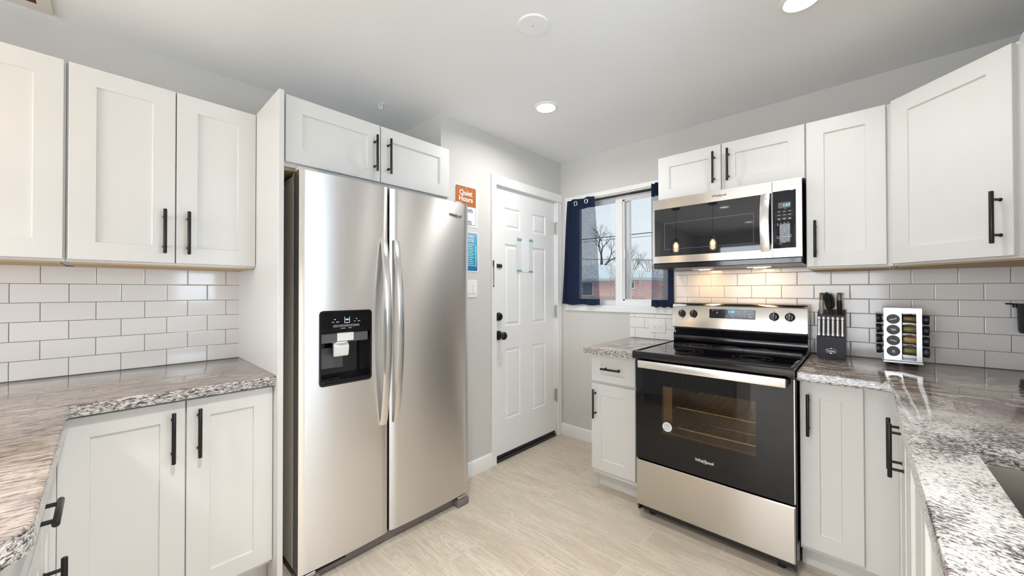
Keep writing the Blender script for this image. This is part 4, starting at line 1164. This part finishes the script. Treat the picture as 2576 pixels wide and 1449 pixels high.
# right edge: black hook-on cup on the tiles and ribbed mat edge on the counter
hb = thing('wall_caddy', 'black cup-shaped caddy hooked on the tiles at the right edge', 'caddy', (.53, 2.70, 1.06))
bm = B(); lathe(bm, (.535, 2.683, 1.066), (0, 0, 1), [(0, 0), (.036, 0), (.040, .01), (.0425, .105), (.0455, .108), (.0455, .126), (.041, .126), (.038, .01), (0, .008)], 28); finish('cup', bm, M['matte_black'], hb)
bm = B(); tube(bm, [(.462, 2.69, 1.192), (.50, 2.685, 1.190)], .003, 8); lathe(bm, (.488, 2.684, 1.176), (0, 0, 1), [(.008, 0), (.008, .012), (.005, .014), (0, .014)], 12); finish('hook', bm, M['black_metal'], hb)
obox('back_plate', M['black_metal'], hb, .505, .565, 2.7215, 2.7265, 1.10, 1.18, bev=.002)
dm = thing('drying_rack', 'black ribbed rack edge on the counter at the right frame edge', 'rack', (.50, 2.18, ZC))
for k in range(4):
    obox('rib', M['matte_black'], dm, .412 + k * .001, .56, 2.12, 2.24, ZC + .0012 + k * .008, ZC + .0070 + k * .008, bev=.0015)

# ---------------------------------------------------------------- wall things near the door
sg = thing('quiet_hours_sign', 'white and orange Quiet Hours sign on the wall behind the refrigerator', 'sign', (XA, 1.65, 1.68))
obox('backing_sheet', M['sign_white'], sg, XA + .0005, XA + .0025, 1.548, 1.748, 1.683, 1.957, bev=.0005)
bm = B(); slabw = XA + .0028
def rr_face(F, u0, u1, v0, v1, r, w, bmx, top=True, bot=True):
    p = []
    for cx, cy, a, rr in ((u1, v1, 0, r if top else 0), (u0, v1, 90, r if top else 0), (u0, v0, 180, r if bot else 0), (u1, v0, 270, r if bot else 0)):
        if rr: 
            cx2 = cx - rr if a in (0, 270) else cx + rr; cy2 = cy - rr if a in (0, 90) else cy + rr
            p += arc(cx2, cy2, rr, a, a + 90, 5)
        else: p.append((cx, cy))
    bmx.faces.new([bmx.verts.new(F.p(a_, b_, w)) for a_, b_ in p])
rr_face(FL, 1.555, 1.731, 1.819, 1.949, .010, XA + .0034, bm, bot=False)
pb = finish('orange_band', bm, M['sign_orange'], sg, smooth=0)
bm = B(); pp = []
for cx, cy, a in ((1.721, 1.939, 0), (1.565, 1.939, 90), (1.565, 1.707, 180), (1.721, 1.707, 270)): pp += arc(cx, cy, .010, a, a + 90, 5)
tube(bm, [FL.p(a_, b_, XA + .0034) for a_, b_ in pp], .0010, 4, closed=True); finish('border_line', bm, M['sign_ink'], sg)
text('Quiet\nHours', FL, 1.643, 1.886, .048, XA + .0036, M['print_white'], sg, bold=.0010, spacing=.86)
text('10pm', FL, 1.704, 1.795, .050, XA + .0030, M['sign_ink'], sg, bold=.0005, align='RIGHT')
text('8am', FL, 1.693, 1.716, .050, XA + .0030, M['sign_ink'], sg, bold=.0005, align='RIGHT').name
bm = B(); lathe(bm, (XA + .0034, 1.648, 1.940), (1, 0, 0), [(.003, 0), (.002, .001), (0, .001)], 10); finish('pin', bm, M['print_white'], sg)
ps = thing('poster', 'blue poster with white lines of text below the orange sign', 'poster', (XA, 1.65, 1.38))
obox('sheet', M['sign_white'], ps, XA + .0005, XA + .0020, 1.550, 1.753, 1.380, 1.651)
obox('print_area', M['poster_blue'], ps, XA + .0020, XA + .0024, 1.556, 1.746, 1.388, 1.645)
text('CLEANING', FL, 1.716, 1.620, .030, XA + .0026, M['print_white'], ps, bold=.0002, align='RIGHT', sx=.62)
text('DUTIES', FL, 1.716, 1.592, .030, XA + .0026, M['print_white'], ps, bold=.0002, align='RIGHT', sx=.62)
bm = B(); rnd = random.Random(5)
for i in range(12):
    z = 1.566 - i * .0128; e = 1.700 + rnd.random() * .024
    u = 1.565
    while u < e:
        l_ = .005 + rnd.random() * .010; fbox(bm, FL, u, min(u + l_, e), XA + .0024, XA + .0028, z - .0022, z + .0022); u += l_ + .003
fbox(bm, FL, 1.729, 1.734, XA + .0024, XA + .0028, 1.415, 1.560)
finish('text_lines', bm, M['print_white'], ps, smooth=0)
sw = thing('light_switch', 'white rocker light switch plate on the wall right of the refrigerator', 'switch', (XA, 1.69, 1.207))
obox('plate', M['outlet_white'], sw, XA + .0003, XA + .005, 1.625, 1.743, 1.207, 1.325, bev=.002)
for u in (1.651, 1.697): obox('rocker', M['outlet_white'], sw, XA + .004, XA + .009, u, u + .032, 1.233, 1.299, bev=.0015)
# sheet in a sleeve on the door
sh = thing('instruction_sheet', 'clear sleeve with a folded white sheet taped on the entry door', 'paper', (XA, 2.26, 1.40))
wd0 = XA - .0115
obox('sleeve', M['sleeve'], sh, wd0, wd0 + .0012, 2.160, 2.362, 1.398, 1.668)
obox('folded_sheet', M['paper'], sh, wd0 + .0012, wd0 + .0024, 2.222, 2.312, 1.402, 1.668)
for u0_, u1_, z0_, z1_ in ((2.171, 2.222, 1.640, 1.660), (2.312, 2.358, 1.646, 1.664), (2.171, 2.222, 1.402, 1.416), (2.308, 2.360, 1.400, 1.413)):
    obox('tape_strip', M['tape_teal'], sh, wd0 + .0013, wd0 + .0030, u0_, u1_, z0_, z1_)
bm = B()
for (a, b) in (((2.235, 1.664), (2.305, 1.645)), ((2.225, 1.610), (2.310, 1.620)), ((2.225, 1.562), (2.310, 1.570))):
    tube(bm, [FL.p(a[0], a[1], wd0 + .0026), FL.p(b[0], b[1], wd0 + .0026)], .0008, 4)
finish('fold_crease', bm, M['sleeve'], sh)
# outlet left of the range, horizontal
ot = thing('wall_outlet', 'white horizontal outlet plate on the tiles left of the range', 'outlet', (-1.086, YB, .945))
obox('plate', M['outlet_white'], ot, -1.145, -1.028, 2.7215, 2.7265, .948, 1.026, bev=.002)
for xc in (-1.108, -1.066):
    rc = obox('receptacle', M['outlet_white'], ot, xc - .019, xc + .019, 2.7195, 2.7225, .970, 1.004, bev=.001)
    bm = B()
    for dz_ in (-.006, .006): box(bm, xc - .009, xc - .001, 2.7190, 2.7196, .987 + dz_ - .0009, .987 + dz_ + .0009)
    lathe(bm, (xc + .009, 2.7196, .987), (0, -1, 0), [(.0024, 0), (.0024, .0006), (0, .0006)], 10)
    finish('slots', bm, M['slot_dark'], rc, smooth=0)

# ---------------------------------------------------------------- curtains and rod
cr = thing('curtain_rod', 'thin black tension rod across the top of the window', 'curtain rod', (-1.42, 2.752, 2.0))
bm = B(); tube(bm, [(-1.843, 2.752, 2.001), (-1.30, 2.752, 2.001)], .0058, 12); tube(bm, [(-1.30, 2.752, 2.001), (-.999, 2.752, 2.001)], .0072, 12); finish('tube', bm, M['black_metal'], cr)
for x in (-1.838, -1.004):
    bm = B(); lathe(bm, (x - .005, 2.752, 2.001), (1, 0, 0), [(.014, 0), (.014, .004), (.010, .010), (0, .010)], 16); finish('end_cap', bm, M['black_plastic'], cr)
def curtain(label, m, xt0, xt1, xb0, xb1, zt, zbm, folds, amp, grom, ph=0, y=2.698):
    t = thing('curtain', label, 'curtain', ((xt0 + xt1) / 2, y, zbm), 'window curtains')
    bm = B(); nx, nz = 90, 40; G = []
    for j in range(nz + 1):
        v = j / nz; row = []
        for i in range(nx + 1):
            u = i / nx
            e = (1 - v) ** .8
            xa = xt0 + (xb0 - xt0) * e; xb_ = xt1 + (xb1 - xt1) * e
            x = xa + (xb_ - xa) * (u + .018 * math.sin(u * folds * 2 * PI * 2 + ph))
            yy = y + amp * math.sin(u * folds * 2 * PI + ph + .5 * (1 - v)) * (.55 + .45 * v) + .004 * math.sin(u * 23 + v * 5)
            z = zbm + (zt - zbm) * v + .004 * math.sin(u * folds * 2 * PI + ph) * (1 - v)
            row.append(bm.verts.new((x, yy, z)))
        G.append(row)
    for j in range(nz):
        for i in range(nx): bm.faces.new((G[j][i], G[j][i + 1], G[j + 1][i + 1], G[j + 1][i]))
    finish('cloth', bm, m, t, smooth=80)
    bm = B()
    for a, b in ((0, 1.5),):
        pass
    for x, z, yy in grom:
        bm = B(); tube(bm, [(x + .0145 * math.cos(2 * PI * k / 20), yy, z + .0175 * math.sin(2 * PI * k / 20)) for k in range(20)], .0038, 8, closed=True); finish('grommet', bm, M['chrome'], t)
curtain('long navy curtain with open weave hanging at the left of the window', M['curtain_left_cloth'], -1.856, -1.598, -1.915, -1.545, 2.022, 1.136, 2.0, .016, ((-1.757, 1.983, 2.684), (-1.650, 1.985, 2.674)), ph=.6)
curtain('navy curtain showing below the microwave at the right of the window', M['curtain_right_cloth'], -1.118, -.975, -1.124, -.962, 2.030, 1.134, 3.0, .013, (), ph=0, y=2.702)

# ---------------------------------------------------------------- ceiling things
def downlight(x, y, lab):
    t = thing('recessed_light', lab, 'ceiling light', (x, y, CE), 'recessed ceiling lights')
    bm = B(); lathe(bm, (x, y, CE), (0, 0, -1), [(.073, 0), (.071, .004), (.058, .007), (.056, .004), (.056, 0)], 40); finish('trim_ring', bm, M['trim_white'], t)
    bm = B(); lathe(bm, (x, y, CE), (0, 0, -1), [(.055, .0005), (.054, .004), (.035, .0052), (0, .0055)], 40); finish('diffuser', bm, M['lamp_face'], t)
labs = ['lit round recessed light between the entry door and the window corner', 'lit recessed light at the top frame edge above the range']
for i, (x, y) in enumerate(DOWN): downlight(x, y, labs[i] if i < 2 else 'unseen recessed light added to brighten the room, %s' % ['over the peninsula seats left', 'over the peninsula seats right', 'above the middle of the kitchen', 'far rear left', 'far rear right'][i - 2])  # fixtures after the first pair are unseen additions for fill light
jc = thing('ceiling_cover', 'flat round white cover plate on the ceiling between the two lights', 'cover plate', (-1.015, 1.232, CE))
bm = B(); lathe(bm, (-1.015, 1.228, CE), (0, 0, -1), [(.066, 0), (.066, .003), (.062, .006), (0, .0065)], 44); finish('plate', bm, M['ceiling'], jc)
bm = B(); lathe(bm, (-1.015, 1.228, CE - .0064), (0, 0, -1), [(.003, 0), (.002, .0012), (0, .0014)], 10); finish('screw', bm, M['print_gray'], jc)
hk = thing('ceiling_hook', 'small white plastic hook on the ceiling above the fridge cabinet', 'hook', (-2.117, 1.13, CE))
bm = B(); box(bm, -2.135, -2.099, 1.118, 1.146, CE - .004, CE - .0002, bev=.001)
pts = [(-2.117, 1.132, CE - .003), (-2.117, 1.132, CE - .014)] + [(-2.117, 1.132 - .009 + .009 * math.cos(a), CE - .020 - .009 * math.sin(a)) for a in [PI * k / 8 * 1.25 for k in range(9)]]
tube(bm, pts, .003, 8); finish('hook_body', bm, M['white_plastic'], hk)
vt = thing('ceiling_vent', 'cream ceiling vent frame with a dark red centre at the top left', 'vent', (-2.25, -.30, CE))
bm = B(); slab(bm, [-2.405, -2.362, -2.16, -2.117], [-.46, -.42, -.185, -.147], lambda i, j: not (i == 1 and j == 1), CE - .009, CE - .0002, 'z'); finish('frame', bm, M['vent_cream'], vt, smooth=0)
obox('duct_face', M['vent_red'], vt, -2.362, -2.16, -.42, -.185, CE - .0018, CE - .0004)
for k in range(6): obox('slat', M['vent_cream'], vt, -2.328 + k * .030, -2.324 + k * .030, -.42, -.215, CE - .008, CE - .002)

# pendants over the peninsula, behind the viewpoint (seen mirrored in the microwave door)
pd0 = None
for i, (px_, py_, ww) in enumerate(((-1.40, -.65, 'right'), (-1.86, -.65, 'left'))):
    zc = 1.862
    if pd0 is None:
        t = pd0 = thing('pendant_lamp', '', 'pendant light', (px_, py_, zc), 'pendants over the peninsula')
        bm = B(); tube(bm, [(px_, py_, zc + .10), (px_, py_, CE - .02)], .0025, 6); finish('cord', bm, M['cord_black'], t)
        bm = B(); lathe(bm, (px_, py_, CE - .022), (0, 0, 1), [(.05, 0), (.055, .01), (.055, .0215)], 24); finish('canopy', bm, M['black_metal'], t)
        bm = B(); lathe(bm, (px_, py_, zc + .045), (0, 0, 1), [(.016, 0), (.016, .05), (.006, .058)], 16); finish('socket', bm, M['black_metal'], t)
        bm = B(); lathe(bm, (px_, py_, zc), (0, 0, 1), [(0, -.032), (.018, -.028), (.028, -.010), (.027, .008), (.014, .034), (.012, .046)], 18); finish('bulb', bm, M['filament'], t)
        bm = B(); prof = [(.062, -.10), (.066, -.04), (.060, .03), (.040, .075), (.018, .088)]
        n = 28; rings = [[bm.verts.new((px_ + r * math.cos(2 * PI * k / n), py_ + r * math.sin(2 * PI * k / n), zc + h)) for k in range(n)] for r, h in prof]
        for a, b in zip(rings[:-1], rings[1:]):
            for k in range(n): bm.faces.new((a[k], a[(k + 1) % n], b[(k + 1) % n], b[k]))
        finish('glass_shade', bm, M['shade_glass'], t)
    else:
        t = pd0.copy(); COL.objects.link(t); t.location.x = px_
        for chd in list(pd0.children):
            c2 = chd.copy(); COL.objects.link(c2); c2.parent = t
    t['label'] = 'clear glass pendant lamp over the peninsula behind the viewpoint, %s one' % ww
    light('pendant_glow', 'POINT', (px_, py_, zc - .05), .6, (1, .72, .42), .03)

# ---------------------------------------------------------------- outdoors, seen through the window
bm = B(); box(bm, -60, 30, 2.95, 90, -.75, -.55); g_ = finish('snowy_ground', bm, M['snow'], None, (-10, 20, -.6)); g_['kind'] = 'structure'
hs = thing('brick_house', 'red brick house with a snow-covered hip roof outside the window', 'house', (-13, 24, -.55))
hx0, hx1, hy0, hy1 = -20.0, -8.96, 20.0, 30.0
obox('wall', M['red_brick'], hs, hx0, hx1, hy0, hy1, -.55, 1.84)
bm = B(); o_ = .45; ze = 1.98; xr, yr, zr_ = -14.3, 25.4, 3.22
c1 = [bm.verts.new(p) for p in ((hx0 - o_, hy0 - o_, ze), (hx1 + o_, hy0 - o_, ze), (hx1 + o_, hy1 + o_, ze), (hx0 - o_, hy1 + o_, ze))]
t1, t2 = bm.verts.new((xr, yr, zr_)), bm.verts.new((hx0 + 3, yr, zr_))
bm.faces.new((c1[0], c1[1], t1, t2)); bm.faces.new((c1[1], c1[2], t1)); bm.faces.new((c1[2], c1[3], t2, t1)); bm.faces.new((c1[3], c1[0], t2)); bm.faces.new(c1[::-1])
finish('roof', bm, M['snow_roof'], hs, smooth=0)
obox('fascia', M['fascia'], hs, hx0 - o_, hx1 + o_, hy0 - o_, hy1 + o_, 1.84, 1.978)
for u0_, u1_, z0_ in ((-9.62, -9.27, 1.42), (-10.36, -10.22, 1.40), (-12.6, -11.9, 1.0)):
    f_ = obox('window', M['trim_white'], hs, u0_ - .05, u1_ + .05, hy0 - .04, hy0 + .02, z0_ - .05, 1.80)
    obox('pane', M['house_glass'], f_, u0_, u1_, hy0 - .05, hy0 - .03, z0_, 1.76)
sd = thing('garage', 'small grey outbuilding with snow on its roof right of the brick house', 'shed', (-11.4, 33, -.55))
obox('wall', M['shed_gray'], sd, -13.2, -9.6, 32, 35, -.55, 1.75)
bm = B(); extrude_profile(bm, [(31.7, 1.75), (35.3, 1.75), (33.5, 2.45)], 'x', -13.4, -9.4); finish('roof', bm, M['snow'], sd)
# picket fence and hedge
fn = thing('picket_fence', 'low weathered picket fence along the yard outside', 'fence', (-10, 17.4, -.55))
bm = B()
for k in range(64):
    x = -13.0 + k * .085; box(bm, x, x + .055, 17.4, 17.42, -.55, .99 + .03 * math.sin(k * 2.1))
finish('pickets', bm, M['fence_wood'], fn)
obox('rail', M['fence_wood'], fn, -13.0, -7.6, 17.42, 17.46, .70, .76); obox('rail', M['fence_wood'], fn, -13.0, -7.6, 17.42, 17.46, .1, .16)

def branch(bm, p, d, L_, r, depth, rnd, spread=.55, n=5, lo=.62, up=.12):
    segs = 3; pts = [p.copy()]; q = p.copy(); dd = d.copy()
    for i in range(segs):
        dd = (dd + Vector((rnd.uniform(-.16, .16), rnd.uniform(-.16, .16), rnd.uniform(-.06, up)))).normalized()
        q = q + dd * (L_ / segs); pts.append(q.copy())
    tube(bm, pts, [r * (1 - .45 * i / segs) for i in range(segs + 1)], n if depth > 2 else 4, caps=False)
    if depth <= 0: return
    k = 3 if rnd.random() < .55 else 2
    for i in range(k):
        a = rnd.uniform(0, 2 * PI); u, v = frame_axis(dd)
        nd = (dd + (u * math.cos(a) + v * math.sin(a)) * spread * rnd.uniform(.7, 1.25) + Vector((0, 0, .10))).normalized()
        st = pts[-1] if i < 2 else pts[-2]
        branch(bm, st, nd, L_ * rnd.uniform(lo, lo + .2), r * .58, depth - 1, rnd, spread, n, lo, up)
def tree(x, y, z0_, h, r, depth, seed, m, lab, spread=.6, lean=(0, 0, 1), group='bare trees outside', nm='bare_tree', lo=.62, h0=None):
    bm = B(); rnd = random.Random(seed); p0 = Vector((x, y, z0_)); d0 = Vector(lean).normalized()
    if h0:
        tube(bm, [p0, p0 + d0 * h0 * .5, p0 + d0 * h0], [r * 1.4, r * 1.15, r], 8, caps=False); p0 = p0 + d0 * h0
    branch(bm, p0, d0, h, r, depth, rnd, spread, 7, lo)
    if h0: branch(bm, p0, (d0 + Vector((.9, .2, .1))).normalized(), h * .9, r * .7, depth - 1, rnd, spread, 7, lo)
    o = finish(nm, bm, M[m], None, (x, y, z0_)); tag(o, lab, 'tree', group)
tree(-18.25, 32, -.6, 1.25, .15, 6, 11, 'bark', 'large dark bare tree rising behind the snowy roof', .62, (.04, 0, 1), lo=.66, h0=4.0)
tree(-17.6, 36.5, -.6, .95, .10, 6, 5, 'bark', 'bare tree just right of the largest one behind the roof', .55, lo=.66, h0=3.4)
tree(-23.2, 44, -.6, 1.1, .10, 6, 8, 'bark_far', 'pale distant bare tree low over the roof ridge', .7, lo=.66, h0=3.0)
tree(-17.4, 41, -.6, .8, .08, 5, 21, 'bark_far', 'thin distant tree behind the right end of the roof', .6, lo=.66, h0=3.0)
for i, (x, y, s_) in enumerate(((-4.55, 9.0, 1), (-4.22, 9.0, 2), (-3.98, 9.0, 3), (-4.35, 9.6, 4))):
    tree(x, y, -.6, 1.0, .022, 4, 40 + s_, 'twig', 'upright bare shrub near the window, %s' % ['left of its row', 'second in its row', 'right of its row', 'behind the others'][i], .42, group='bare shrubs in the yard', nm='bare_shrub', lo=.6)
for i, (a, b, r, sag) in enumerate((((-30, 15, 3.72), (6, 15, 3.55), .020, 0), ((-30, 15.6, 3.78), (6, 15.6, 3.45), .010, 0), ((-30, 14.2, 4.1), (6, 14.2, 1.60), .012, 0))):
    bm = B(); a, b = Vector(a), Vector(b); tube(bm, [a.lerp(b, k / 12) for k in range(13)], r, 5)
    o = finish('power_line', bm, M['wire'], None, a.lerp(b, .5)); tag(o, ['thick upper utility cable crossing the sky', 'thin utility wire just under the thick cable', 'sloping lower utility wire crossing the trees'][i], 'cable', 'utility wires')
